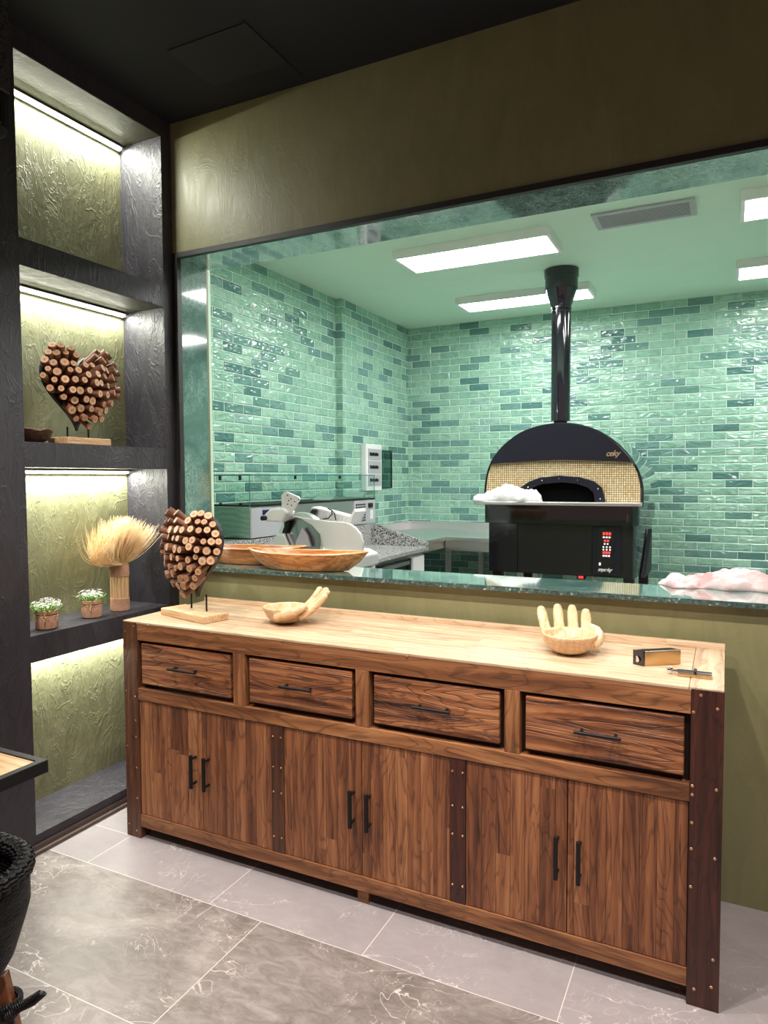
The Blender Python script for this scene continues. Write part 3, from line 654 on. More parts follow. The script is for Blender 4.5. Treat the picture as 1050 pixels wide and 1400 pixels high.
# ------------------------------------------------------------------ niche: pots, dried grass, dark bowl
def pot(label, x, y, seed, tied):
    z = nz[1][0]; rnd = random.Random(seed)
    t = thing('flower_pot', label, 'potted plant', (x, y, z), 0, 'small potted flowers in the wall niche')
    m = MB(); seg = 28; rings = []
    pr = [(.036, 0), (.043, .004), (.045, .025), (.044, .045), (.041, .054), (.039, .058), (.045, .066), (.044, .078), (.041, .080), (.038, .070)]
    for r, h in pr:
        rings.append([m.b.verts.new((x+(r+.0015*sin(k*2.3+h*60))*cos(2*pi*k/seg), y+(r+.0015*sin(k*1.7+h*60))*sin(2*pi*k/seg), z+.0005+h*.98)) for k in range(seg)])
    for i in range(len(rings)-1):
        for k in range(seg): m._f([rings[i][k], rings[i][(k+1) % seg], rings[i+1][(k+1) % seg], rings[i+1][k]])
    m._f(list(reversed(rings[0]))); m._f(rings[-1])
    obj('burlap_wrap', m, M['burlap'], t, smooth=True)
    zt = .056 if tied else .054
    m = MB(); pts = [(x+.0415*cos(a), y+.0415*sin(a), z+zt+.001*sin(a*3)) for a in [2*pi*k/24 for k in range(25)]]
    m.tube(pts, .0024, 6, False)
    bx, by = x+.043*cos(-.9), y+.043*sin(-.9)
    for sgn in (-1, 1):
        m.tube([(bx, by, z+zt), (bx+.012*sgn, by-.006, z+zt+.010), (bx+.018*sgn, by-.008, z+zt+.001), (bx+.006*sgn, by-.004, z+zt-.003), (bx+.01*sgn, by-.006, z+zt-.018)], .0018, 5)
    obj('twine', m, M['straw'], t)
    lf = MB(); fl = MB()
    for k in range(130):
        a = rnd.uniform(0, 2*pi); r = .058*sqrt(rnd.random()); h = .070+.034*rnd.random()*(1-.35*r/.058); c = Vector((x+r*cos(a), y+r*sin(a), z+h))
        d = Vector((cos(a)*.7, sin(a)*.7, rnd.uniform(.2, 1))).normalized(); sd = d.cross(Vector((0, 0, 1))).normalized(); L = rnd.uniform(.012, .020)
        up = sd.cross(d)*.002
        v = [lf.b.verts.new(c), lf.b.verts.new(c+d*L*.5+sd*L*.24), lf.b.verts.new(c+d*L+up), lf.b.verts.new(c+d*L*.5-sd*L*.24)]
        lf._f(v)
    for k in range(26):
        a = 2*pi*k/26; r = .028*(k % 3)/2; lf.tube([(x+r*.5*cos(a), y+r*.5*sin(a), z+.062), (x+r*cos(a), y+r*sin(a), z+.09)], .0012, 4)
    obj('foliage', lf, M['leaf'], t, recalc=False)
    for k in range(46):
        a = rnd.uniform(0, 2*pi); r = .056*sqrt(rnd.random()); h = .098+.032*rnd.random()*(1-.3*r/.056); c = Vector((x+r*cos(a), y+r*sin(a), z+h))
        ax = Vector((cos(a)*r*9, sin(a)*r*9, 1)).normalized(); s1 = ax.cross(Vector((1, .2, 0))).normalized(); s2 = ax.cross(s1)
        for q in range(5):
            b = 2*pi*q/5; dd = cos(b)*s1+sin(b)*s2; e = cos(b+.9)*s1+sin(b+.9)*s2; f = cos(b-.9)*s1+sin(b-.9)*s2
            fl._f([fl.b.verts.new(c), fl.b.verts.new(c+dd*.004+e*.0022), fl.b.verts.new(c+dd*.0085+ax*.002), fl.b.verts.new(c+dd*.004+f*.0022)])
        fl.tube([c-ax*.02, c], .0008, 4)
    obj('flowers', fl, M['petal'], t, recalc=False)
pot('small white flowering plant in a burlap-wrapped pot, nearest the left end of the niche shelf', -2.553, 1.965, 1, False)
pot('small white flowering plant in a burlap-wrapped pot, next to the dried grass bundle', -2.575, 2.215, 2, True)
VX, VY, VZ = -2.585, 2.388, nz[1][0]
t = thing('dried_grass', 'feathery dried grass bundle fanning out above its tied straw stems, in the wall niche', 'dried grass', (VX, VY, VZ))
m = MB(); rnd = random.Random(5)
m.lathe([(0, 0), (.038, 0), (.038, .225), (0, .225)], (VX, VY, VZ+.0005), 24)
for k in range(46):
    a = 2*pi*k/46; r = .0395; tw = rnd.uniform(-.14, .14)
    m.tube([(VX+r*cos(a), VY+r*sin(a), VZ+.002), (VX+r*cos(a+tw), VY+r*sin(a+tw), VZ+.232)], .0026, 5)
obj('stems', m, M['straw'], t, smooth=True)
for zz, hh in ((.005, .058), (.166, .050)):
    m = MB(); pr = [(.0425, zz)]
    for k in range(12): pr += [(.0445, zz+hh*(k+.3)/12), (.0430, zz+hh*(k+.9)/12)]
    pr += [(.0425, zz+hh), (.040, zz+hh), (.040, zz)]
    m.lathe(pr, (VX, VY, VZ), 28); obj('binding', m, M['burlap'], t, smooth=True)
m = MB()
for k in range(1500):
    a = rnd.uniform(0, 2*pi); r0 = .036*sqrt(rnd.random())
    p = Vector((VX+r0*cos(a), VY+r0*sin(a), VZ+.222))
    # most stems fan towards the open niche side on the left, a few to the right
    ty = rnd.gauss(-.055, .082); ty = max(-.225, min(.115, ty)); tx = rnd.gauss(.022, .038); tx = max(-.10, min(.11, tx))
    L = rnd.uniform(.15, .235)*(1-.25*abs(ty+.05)/.17)
    droop = abs(ty+.02)*.30
    pts = []
    for q in range(7):
        f = q/6
        side = f**.75 if ty < -.10 else f**1.15
        curl = .035*sin(f*pi)*(1 if ty < 0 else -1)
        pts.append(p+Vector((tx*f+rnd.uniform(-.0015, .0015), ty*side-curl*.4+(.055*f*f), L*f**1.1-droop*sin(f*pi)*.55)))
    for q in pts: q.x = max(q.x, XN+.015); q.y = min(q.y, NY1-.01)
    m.tube(pts, [.0011, .0012, .0013, .0012, .0010, .0008, .0004], 3, False)
o = obj('plume', m, M['plume'], t); o['kind'] = 'stuff'
m = MB(); m.lathe([(0, 0), (.052, 0), (.080, .018), (.098, .052), (.094, .054), (.089, .050), (.075, .022), (0, .014)], (0, 0, 0), 36, 1, 1)
for v in m.b.verts:
    if v.co.z > .045: v.co.z += .004*sin(7*math.atan2(v.co.y, v.co.x)); v.co.xy *= 1+.015*sin(5*math.atan2(v.co.y, v.co.x)+1)
o = obj('wooden_bowl', m, M['darkbowl'], smooth=True); o.location = (-2.590, 1.930, nz[2][0]+.0005)
tag(o, 'rough dark brown wooden bowl at the left end of the wall niche, beside the heart', 'bowl')
# ------------------------------------------------------------------ oven
OY = 5.0
ov = thing('pizza_oven', 'black dome pizza oven with a beige mosaic front and arched mouth', 'oven', (-1.07, 5.6, 0))
dome = [(-1.616, 1.30), (-1.621, 1.40), (-1.609, 1.509), (-1.574, 1.612), (-1.52, 1.69), (-1.45, 1.757), (-1.343, 1.826), (-1.211, 1.866), (-1.075, 1.878), (-.945, 1.864), (-.815, 1.818), (-.705, 1.745), (-.614, 1.652), (-.555, 1.560), (-.525, 1.475), (-.515, 1.40), (-.517, 1.30)]
def smoothpoly(P_, k_=5):
    out = []
    for i in range(len(P_)-1):
        p0, p1, p2, p3 = P_[max(i-1, 0)], P_[i], P_[i+1], P_[min(i+2, len(P_)-1)]
        for j in range(k_):
            t = j/k_; out.append(tuple(.5*((2*p1[c])+(-p0[c]+p2[c])*t+(2*p0[c]-5*p1[c]+4*p2[c]-p3[c])*t*t+(-p0[c]+3*p1[c]-3*p2[c]+p3[c])*t**3) for c in (0, 1)))
    return out+[P_[-1]]
dome = smoothpoly(dome)
obj('shell', MB().prism([(x, z) for x, z in dome], 'y', OY+.02, 6.18), M['mirror'], ov, smooth=True)
cap_ = [p for p in dome if p[1] > 1.60]
cap_ = [(-1.577, 1.603)]+[p for p in cap_ if p[1] > 1.62]+[(-.590, 1.612), (-.578, 1.60)]
m = MB(); m.prism(cap_+[(-.83, 1.618), (-1.08, 1.625), (-1.33, 1.618)], 'y', OY-.035, OY+.06)
hood = obj('hood', m, M['satin'], ov, smooth=True)
low = [p for p in dome if p[1] < 1.61]
L_ = [p for p in low if p[0] < -1]; R_ = [p for p in low if p[0] > -1]
# mosaic front with the arched mouth cut out: left side, arch, right side
mo = [(-1.372, 1.328), (-1.354, 1.425), (-1.29, 1.468), (-1.209, 1.5), (-1.066, 1.516), (-.927, 1.503), (-.828, 1.473), (-.775, 1.429), (-.751, 1.328)]
mi_ = [(-1.320, 1.328), (-1.305, 1.395), (-1.26, 1.428), (-1.195, 1.452), (-1.066, 1.466), (-.952, 1.456), (-.872, 1.430), (-.835, 1.395), (-.820, 1.328)]
m = MB()
def strip(mb, A, B, y0, y1):
    n_ = len(A); VA = [[mb.b.verts.new((x, y, z)) for x, z in A] for y in (y0, y1)]; VB = [[mb.b.verts.new((x, y, z)) for x, z in B] for y in (y0, y1)]
    for i in range(n_-1):
        mb._f([VA[0][i], VA[0][i+1], VB[0][i+1], VB[0][i]]); mb._f([VA[1][i+1], VA[1][i], VB[1][i], VB[1][i+1]])
        mb._f([VA[0][i+1], VA[0][i], VA[1][i], VA[1][i+1]]); mb._f([VB[0][i], VB[0][i+1], VB[1][i+1], VB[1][i]])
    for e in (0, -1): mb._f([VA[0][e], VB[0][e], VB[1][e], VA[1][e]])
outer = [(-1.606, 1.328), (-1.610, 1.42), (-1.600, 1.51), (-1.570, 1.605), (-1.075, 1.628), (-.585, 1.605), (-.545, 1.52), (-.524, 1.42), (-.525, 1.328)]
strip(m, outer, mo, OY-.012, OY+.05); obj('mosaic_front', m, M['mosaic'], ov)
m = MB(); strip(m, mo, mi_, OY-.035, OY+.04)
arch = obj('mouth_arch', m, M['satin'], ov, bevel=.004)
m = MB()
for x, z in ((-1.29, 1.43), (-1.19, 1.478), (-1.07, 1.492), (-.94, 1.480), (-.80, 1.42), (-.785, 1.35), (-1.345, 1.37)): m.ball((x, OY-.036, z), .0045, (1, .5, 1), 8, 6)
obj('screws', m, M['chrome'], arch)
obj('chamber_dark', MB().prism(mi_, 'y', OY+.012, OY+.018), M['blackvoid'], ov)  # thin black plate, the mouth's dark interior painted on
obj('rim', MB().tube([(x, OY+.0, z) for x, z in dome], .010, 8), M['gloss'], ov, smooth=True)
obj('shelf', MB().box((-1.672, OY-.13, 1.305), (-.512, OY+.05, 1.328)), M['steel'], ov, bevel=.004)
m = MB(); m.box((-1.618, OY-.025, 1.168), (-.60, 6.15, 1.305))
m2 = MB().prism([(-1.618, OY-.02), (-.62, OY-.02), (-.575, OY-.012), (-.545, OY+.02), (-.535, OY+.07), (-.535, 6.15), (-1.618, 6.15)], 'z', 1.168, 1.304)
m.b.free(); obj('band', m2, M['gloss'], ov, smooth=True)
m = MB().prism([(-1.600, OY+.02), (-.62, OY+.02), (-.575, OY+.03), (-.555, OY+.07), (-.550, 6.1), (-1.600, 6.1)], 'z', .800, 1.168)
obj('cabinet', m, M['gloss'], ov, smooth=True)
obj('front_panel', MB().box((-1.375, OY+.008, .812), (-.845, OY+.022, 1.162)).box((-1.595, OY+.010, .812), (-1.38, OY+.022, 1.162)), M['gloss'], ov, bevel=.002)
cp = obj('control_panel', MB().box((-.838, OY+.002, .822), (-.648, OY+.022, 1.160)), M['satin'], ov, bevel=.002)
obj('display', MB().box((-.803, OY-.004, .832), (-.697, OY+.003, 1.150)), M['gloss'], cp, bevel=.001)
m = MB(); x_ = -.770
for k in range(3): m.box((x_+k*.020, OY-.006, 1.098), (x_+.014+k*.020, OY-.0035, 1.118))
for k in range(2): m.box((x_+.008+k*.020, OY-.006, 1.052), (x_+.022+k*.020, OY-.0035, 1.066))
for k in range(3): m.box((x_+k*.018, OY-.006, .968), (x_+.015+k*.018, OY-.0035, .985))
obj('red_digits', m, M['red'], cp)
m = MB()
for k in range(3): m.box((x_+k*.019, OY-.006, 1.078), (x_+.013+k*.019, OY-.0035, 1.088))
for k in range(2): m.box((x_+.008+k*.020, OY-.006, 1.032), (x_+.018+k*.020, OY-.0035, 1.042))
for z in (1.008, .990):
    for k in range(3): m.box((x_+k*.022, OY-.006, z+.002), (x_+.010+k*.022, OY-.0035, z+.012))
for k in range(3): m.box((x_+k*.018, OY-.006, .948), (x_+.013+k*.018, OY-.0035, .959))
m.box((-.794, OY-.006, .885), (-.782, OY-.0035, .905))
obj('buttons', m, M['whiteled'], cp)
def text(name, s, x, y, z, size, mat, par, shear=.35, ext=.002):
    cu = bpy.data.curves.new(name, 'FONT'); cu.body = s; cu.size = size; cu.extrude = ext; cu.shear = shear; cu.space_character = .88; cu.offset = .0012
    o = bpy.data.objects.new(name, cu); C.objects.link(o); dg = bpy.context.evaluated_depsgraph_get(); me = bpy.data.meshes.new_from_object(o.evaluated_get(dg)); bpy.data.objects.remove(o)
    me.transform(Matrix.Rotation(pi/2, 4, 'X')); me.transform(Matrix.Translation((x, y, z)))
    off = Vector((0, 0, 0)); p = par
    while p: off += p.location; p = p.parent
    me.transform(Matrix.Translation(-off)); me.materials.clear(); me.materials.append(mat)
    o = bpy.data.objects.new(name, me); C.objects.link(o); o.parent = par; return o
text('lettering', 'ceky', -.752, OY-.037, 1.645, .055, M['gold'], hood)
text('lettering', 'myceky', -.800, OY-.0055, .846, .033, M['letter'], cp)
for x, y in ((-1.55, OY+.1), (-.60, OY+.06), (-1.55, 6.0), (-.60, 6.0)):
    obj('leg', MB().box((x-.035, y-.035, 0), (x+.035, y+.035, .80)), M['black'], ov, bevel=.003)
for x in (-1.51, -1.385): obj('strut', MB().box((x-.018, OY+.55, .0), (x+.018, OY+.58, .80)), M['steel'], ov)
obj('side_brace', MB().prism([(5.25, .78), (5.72, .78), (5.72, 1.10)], 'x', -.545, -.515), M['black'], ov)
m = MB(); m.box((-.965, OY+.10, .765), (-.905, OY+.16, .800)); sw = obj('power_switch', m, M['black'], ov)
obj('rocker', MB().box((-.952, OY+.092, .772), (-.918, OY+.101, .794)), emit('red_rocker', (1, .06, .05), 1.), sw)
obj('cable', MB().tube([(-.86, OY+.1, .80), (-.84, OY+.08, .765), (-.78, OY+.08, .745), (-.70, OY+.08, .752), (-.66, OY+.1, .80)], .005, 8, False), M['plasticw'], ov, smooth=True)
# cloth bag on the oven shelf
def crumple(name, mat, cx, cy, zb, prof, depth, label, cat, seed, extra=None):
    rnd = random.Random(seed); m = MB(); nx, ny = 80, 28; x0, x1 = prof[0][0], prof[-1][0]
    def H(x):
        for (a, h), (b, k) in zip(prof[:-1], prof[1:]):
            if a <= x <= b: return h+(k-h)*(x-a)/(b-a)
        return 0
    G = []; Bt = []
    for i in range(nx+1):
        x = x0+(x1-x0)*i/nx; row = []; rb = []
        for j in range(ny+1):
            q = j/ny*2-1; h = H(x)*(1-abs(q)**2.2)**.6
            wr = .007*sin(31*x+5*q)+.010*(abs(sin(38*x-6*q+seed))-.5)+.008*(abs(sin(9*q+47*x+seed*2))-.5)+.004*sin(23*q-70*x)
            dpt = depth*(1+.25*sin(9*x*4+seed)) * (.35+.65*min(1, H(x)/.03))
            row.append(m.b.verts.new((cx+x, cy+q*dpt+.01*sin(23*x+seed), zb+max(.0006, h+wr*min(1, h/.02)))))
            rb.append(m.b.verts.new((cx+x, cy+q*dpt*.98+.01*sin(23*x+seed), zb)))
        G.append(row); Bt.append(rb)
    for i in range(nx):
        for j in range(ny):
            m._f([G[i][j], G[i+1][j], G[i+1][j+1], G[i][j+1]]); m._f([Bt[i][j+1], Bt[i+1][j+1], Bt[i+1][j], Bt[i][j]])
        m._f([G[i][0], Bt[i][0], Bt[i+1][0], G[i+1][0]]); m._f([G[i+1][ny], Bt[i+1][ny], Bt[i][ny], G[i][ny]])
    for i in (0, nx):
        for j in range(ny): m._f([G[i][j], G[i][j+1], Bt[i][j+1], Bt[i][j]])
    o = obj(name, m, mat, smooth='all'); return tag(o, label, cat)
crumple('plastic_bag', M['bag'], -1.44, OY-.075, 1.3285, [(-.255, .002), (-.215, .045), (-.18, .035), (-.10, .075), (-.015, .120), (.05, .105), (.11, .085), (.16, .080), (.215, .072), (.25, .035), (.26, .002)], .048, 'crumpled white plastic bag lying at the left end of the oven shelf', 'bag', 3)
crumple('pink_plastic_bag', M['pinkbag'], .02, 2.955, 1.0755, [(-.26, .002), (-.20, .032), (-.16, .022), (-.10, .042), (-.03, .056), (.05, .060), (.10, .058), (.15, .035), (.20, .018), (.27, .002)], .085, 'translucent white and pink plastic bag slumped on the right end of the marble ledge', 'bag', 8)
# flue
FX, FY = -1.112, 5.20
fl = thing('flue_pipe', 'glossy black flue pipe rising from the oven to the green ceiling', 'flue', (FX, FY, 1.87))
obj('pipe', MB().lathe([(0, 1.915), (.069, 1.915), (.069, 2.735), (0, 2.735)], (FX, FY, 0), 32), M['gloss'], fl, smooth=True)
obj('spigot', MB().lathe([(0, 1.879), (.048, 1.879), (.048, 1.92), (0, 1.92)], (FX, FY, 0), 24), M['black'], fl, smooth=True)
obj('joint_ring', MB().lathe([(.068, 2.700), (.0735, 2.703), (.0735, 2.715), (.069, 2.718), (.069, 2.728), (.0735, 2.731), (.0735, 2.743), (.068, 2.746)], (FX, FY, 0), 32), M['gloss'], fl, smooth=True)
obj('reducer', MB().lathe([(.068, 2.742), (.072, 2.75), (.112, 2.865), (.114, 2.885), (0, 2.885)], (FX, FY, 0), 32), M['gloss'], fl, smooth=True)
obj('collar', MB().lathe([(0, 2.87), (.117, 2.87), (.118, 2.96), (.122, 2.962), (.124, KZ-.001), (0, KZ-.001)], (FX, FY, 0), 36), M['gloss'], fl, smooth=True)
# ------------------------------------------------------------------ steel worktable in the corner
st = thing('steel_worktable', 'L-shaped stainless steel worktable with a low splashback in the kitchen corner', 'worktable', (-2.3, 6.1, 0))
TZ = .985
XF, YF = -2.205, 5.68
obj('tabletop', MB().box((KX+.001, 5.12, TZ-.035), (XF, KY-.001, TZ)).box((XF, YF, TZ-.035), (-1.64, KY-.001, TZ)), M['steel'], st, bevel=.003)
obj('splashback', MB().box((KX+.001, COL+.01, TZ), (KX+.016, KY-.001, 1.062)).box((KX+.001, KY-.016, TZ), (-1.64, KY-.001, 1.062)), M['steel'], st, bevel=.002)
obj('apron', MB().box((XF+.03, YF+.02, TZ-.12), (-1.64, YF+.035, TZ-.035)).box((XF-.035, 5.16, TZ-.10), (XF-.02, YF+.02, TZ-.035)), M['steel'], st)
for x, y in ((XF+.01, YF+.04), (XF-.04, 5.2), (-1.70, YF+.04), (-1.93, 6.40), (-2.12, 6.40), (KX+.05, 6.42)):
    obj('leg', MB().box((x-.02, y-.02, 0), (x+.02, y+.02, TZ-.035)), M['steel'], st)
# ------------------------------------------------------------------ granite prep counter
pc = thing('prep_counter', 'refrigerated prep counter with a speckled granite top and sloped end splash', 'counter', (-2.5, 4.1, 0))
PX = -2.10; PY0, PY1 = 3.05, 5.05
obj('worktop', MB().box((KX-.05, PY0, .930), (PX, PY1, .960)), M['granite'], pc, bevel=.003)
obj('end_splash', MB().prism([(KX, .960), (PX, .960), (PX, .992), (-2.56, 1.128), (KX, 1.128)], 'y', PY1-.022, PY1-.0005), M['granite'], pc, bevel=.001)
obj('back_ledge', MB().box((KX-.05, PY0, .960), (-2.60, PY1-.023, 1.128)), M['granite'], pc, bevel=.002)
obj('cabinet', MB().box((KX-.05, PY0+.02, .10), (PX-.04, PY1-.05, .930)), M['steel'], pc)
for k in range(3):
    y0 = PY0+.04+k*.56; d = obj('door', MB().box((PX-.04, y0, .14), (PX-.018, y0+.54, .90)), M['gloss'], pc, bevel=.003)
    obj('handle', MB().box((PX-.018, y0+.05, .86), (PX-.008, y0+.49, .885)), M['steel'], d)
obj('face_panel', MB().box((PX-.04, PY1-.27, .14), (PX-.016, PY1-.06, .90)), M['paint'], pc)  # plain white stands for the tiles reflected in this steel panel
for x in (KX+.05, PX-.08):
    for y in (PY0+.08, PY1-.10): obj('foot', MB().tube([(x, y, 0), (x, y, .10)], .02, 10), M['black'], pc)
# ------------------------------------------------------------------ topping display case
dc = thing('display_case', 'long stainless topping fridge with a glass guard, standing on the granite counter', 'display case', (-2.76, 4.3, 1.129))
CX, CY0, CY1 = -2.605, 3.43, 5.10; CB, CT = 1.129, 1.330
obj('body', MB().box((KX+.005, CY0+.004, CB+.006), (CX, CY1, CT)), M['steel'], dc, bevel=.004)
obj('lid_rim', MB().box((KX+.004, CY0+.003, CT), (CX+.006, CY1, CT+.010)), M['black'], dc)
obj('side_film', MB().box((KX+.006, CY0-.003, CB+.008), (CX-.004, CY0+.003, CT-.004)), M['film'], dc)
cpn = obj('control_end', MB().box((CX, CY0+.004, CB+.01), (CX+.005, CY0+.42, CT-.012)), M['plasticg'], dc)
obj('display', MB().box((CX+.005, CY0+.12, 1.275), (CX+.009, CY0+.26, 1.305)), M['navy'], cpn)
ve_ = obj('vent_end', MB().box((CX, CY1-.36, CB+.01), (CX+.006, CY1-.004, CT-.006)), M['plasticg'], dc)
m = MB()
for i in range(6):
    for j in range(7): m.box((CX+.006, CY1-.335+i*.028, CB+.03+j*.021), (CX+.0072, CY1-.335+i*.028+.019, CB+.03+j*.021+.014))
obj('vent_holes', m, M['blackvoid'], ve_)
obj('switch', MB().box((CX+.006, CY1-.125, 1.265), (CX+.014, CY1-.055, 1.30)), M['black'], ve_)
obj('sticker', MB().box((CX+.006, CY1-.095, 1.17), (CX+.008, CY1-.045, 1.245)), M['plasticw'], ve_)
GT = 1.527
obj('front_glass', MB().box((CX-.006, CY0+.01, CT+.01), (CX, CY1, GT-.006)), M['glass'], dc)
obj('side_glass', MB().box((KX+.01, CY0+.004, CT+.01), (CX-.006, CY0+.010, GT-.006)), M['glass'], dc)
obj('side_glass', MB().box((KX+.01, CY1-.006, CT+.01), (CX-.006, CY1, GT-.006)), M['glass'], dc)
obj('top_glass', MB().box((KX+.01, CY0, GT-.006), (CX, CY1, GT)), M['glass'], dc)
e = .0035
obj('glass_edges', MB().box((CX-.004, CY0, GT-.007), (CX+.002, CY1, GT+.001)).box((KX+.01, CY0-.002, GT-.007), (CX, CY0+.002, GT+.001)).box((CX-e, CY0, CT), (CX, CY0+e, GT)).box((CX-e, CY1-e, CT), (CX, CY1, GT)), M['glassedge'], dc)
obj('glass_post', MB().box((KX+.028, CY0, CT+.005), (KX+.036, CY0+.008, GT-.01)), M['black'], dc)
m = MB()
for x in (KX+.09, CX-.08):
    m.box((x, CY0-.004, GT-.035), (x+.008, CY0+.014, GT-.007)); m.box((x, CY0-.004, CT+.006), (x+.010, CY0+.014, CT+.022))
for y in (CY0+.5, CY0+1.1): m.box((CX-.01, y, GT-.03), (CX+.005, y+.008, GT-.005))
obj('clips', m, M['black'], dc)
tr = MB().prism([(4.45, 1.3405), (4.98, 1.3405), (5.05, 1.388), (5.00, 1.388), (4.95, 1.350), (4.52, 1.366)], 'x', -2.80, -2.64)
tag(obj('steel_tray', tr, M['steel']), 'tilted steel tray lying on the display case, inside its glass guard at the far end', 'tray')
# ------------------------------------------------------------------ meat slicer
SYP = 3.42; ZT = .9605
sl = thing('meat_slicer', 'white and aluminium meat slicer with a round blade, behind the wooden trays', 'slicer', (-2.1, 3.5, ZT))
def S(a, b, Y=SYP):     # measured on the photo
    p = at(360+a/6.176, 665+b/6.176, Y); return (p.x, p.z)
obj('base', MB().prism([(-2.40, ZT+.030), (-1.84, ZT+.030), (-1.84, ZT+.10), (-1.90, ZT+.125), (-2.34, ZT+.125), (-2.40, ZT+.10)], 'y', 3.36, 3.66), M['alu'], sl, bevel=.012)
for x, y in ((-2.36, 3.39), (-1.87, 3.39), (-2.36, 3.62), (-1.87, 3.62)): obj('foot', MB().lathe([(0, 0), (.022, 0), (.018, .032), (0, .032)], (x, y, ZT), 14), M['plasticw'], sl, smooth=True)
gp = [(240, 245), (400, 272), (560, 290), (700, 302), (745, 318), (790, 350), (830, 400), (850, 470), (845, 540), (825, 585), (780, 560), (520, 520), (500, 420), (420, 330), (330, 275)]
obj('gauge_plate', MB().prism([S(*p) for p in gp], 'y', SYP-.012, SYP+.004), M['alu'], sl, bevel=.004)
bc = S(315, 455); R = .150
rt = Matrix.Translation((bc[0], SYP+.03, bc[1])) @ Matrix.Rotation(pi/2, 4, 'X')
obj('blade', MB().lathe([(0, -.012), (R*.55, -.012), (R*.93, -.004), (R*.93, .0), (0, .0)], seg=48, tf=rt), M['satinsteel'], sl, smooth=True)
obj('blade_guard', MB().lathe([(R*.92, -.020), (R*1.08, -.020), (R*1.10, .004), (R*1.06, .030), (R*.92, .030)], seg=48, closed=True, tf=rt), M['steel'], sl, smooth=True)
obj('blade_cover', MB().prism([S(330, 345), S(375, 420), S(400, 510), S(275, 510), S(275, 470)], 'y', SYP-.006, SYP+.016), M['plasticg'], sl, bevel=.004)
obj('motor_cover', MB().prism([S(120, 395), S(190, 395), S(240, 520), S(30, 520)], 'y', SYP-.02, SYP+.15), M['alu'], sl, bevel=.012)
arm = obj('carriage_arm', MB().prism([S(60, 235), S(110, 185), S(225, 178), S(262, 215), S(205, 300), S(60, 290)], 'y', SYP-.07, SYP+.02), M['plasticw'], sl, bevel=.012)
obj('knob', MB().tube([(S(75, 262)[0], SYP-.10, S(75, 262)[1]), (S(75, 262)[0], SYP-.06, S(75, 262)[1])], .014, 14), M['black'], arm, smooth=True)
pp = [S(185, 75), S(205, 50), S(235, 45), S(330, 85), S(342, 105), S(275, 215), S(235, 235), S(192, 190)]
ph = obj('pusher_plate', MB().prism(pp, 'y', SYP-.045, SYP-.028), M['plasticw'], sl, bevel=.004)
m = MB()
for a, b in ((205, 75), (235, 105), (265, 130), (215, 120), (300, 110), (240, 160), (205, 150)):
    x, z = S(a, b, SYP-.045); m.tube([(x, SYP-.047, z), (x, SYP-.044, z)], .004, 8)
obj('holes', m, M['blackvoid'], ph)
obj('post', MB().tube([(S(215, 290)[0], SYP+.0, S(215, 290)[1]), (S(160, 420)[0], SYP+.02, S(160, 420)[1])], .016, 12), M['black'], sl, smooth=True)
m = MB(); Q0, Q1, Q2, Q3 = (425, 170), (750, 258), (740, 315), (395, 255)
rb_ = obj('ribbed_carriage', m.prism([S(*Q0, 3.60), S(*Q1, 3.60), S(*Q2, 3.60), S(*Q3, 3.60)], 'y', 3.58, 3.68), M['plasticw'], sl, bevel=.004)
m = MB()
for k in range(9):
    a = 500+k*27; b = 192+k*7.2; x, z = S(a, b, 3.58); x2, z2 = S(a-18, b+62, 3.58)
    m.prism([(x, z), (x+.010, z-.003), (x2+.010, z2-.003), (x2, z2)], 'y', 3.572, 3.581)
obj('ribs', m, M['paint'], rb_)
obj('fence', MB().prism([S(795, 185, 3.6), S(800, 215, 3.6), S(755, 320, 3.6), S(730, 305, 3.6)], 'y', 3.56, 3.70), M['plasticw'], sl, bevel=.003)
obj('latch', MB().prism([S(385, 250, 3.55), S(425, 190, 3.55), S(450, 200, 3.55), S(410, 262, 3.55)], 'y', 3.53, 3.57), M['black'], sl, bevel=.003)
def pth(ps, Y): return [(*S(a, b, Y)[:1], Y, S(a, b, Y)[1]) for a, b in ps]
obj('cable', MB().tube(pth([(505, 275), (550, 268), (582, 235), (575, 200), (545, 185)], 3.54), .0035, 6, False).tube(pth([(565, 190), (600, 225), (612, 285)], 3.54), .0035, 6, False).tube(pth([(180, 300), (185, 380), (210, 450), (240, 510)], SYP-.03), .0035, 6, False), M['black'], sl, smooth=True)
# ------------------------------------------------------------------ distribution box on the tiled wall
bx = thing('electrical_box', 'tall white electrical box with its smoked door open, on the green tiled wall', 'electrical box', (KX, 5.62, 1.6))
yb0, yb1 = 5.47, 5.78
bb = obj('case', MB().box((KX, yb0, 1.39), (KX+.055, yb1, 1.81)), M['plasticw'], bx, bevel=.006)
for z0, z1 in ((1.43, 1.535), (1.545, 1.655), (1.665, 1.765)):
    f_ = obj('breaker_row', MB().box((KX+.055, yb0+.035, z0), (KX+.060, yb1-.025, z1)), M['plasticg'], bb)
    m = MB()
    for k in range(6): m.box((KX+.060, yb0+.06+k*.028, (z0+z1)/2-.012), (KX+.068, yb0+.06+k*.028+.018, (z0+z1)/2+(.012 if k % 2 else .018)))
    obj('breakers', m, M['black'], f_)
o = obj('door', MB().box((KX+.004, yb1+.005, 1.405), (KX+.010, yb1+.31, 1.765)), M['smoke'], bx); o['label'] = 'dark see-through door folded open'
m = MB()
y0_, y1_, z0_, z1_ = yb1+.005, yb1+.31, 1.405, 1.765
m.box((KX+.003, y0_, z0_), (KX+.012, y1_, z0_+.010)).box((KX+.003, y0_, z1_-.010), (KX+.012, y1_, z1_)).box((KX+.003, y1_-.012, z0_), (KX+.012, y1_, z1_))
obj('door_edge', m, M['black'], bx)
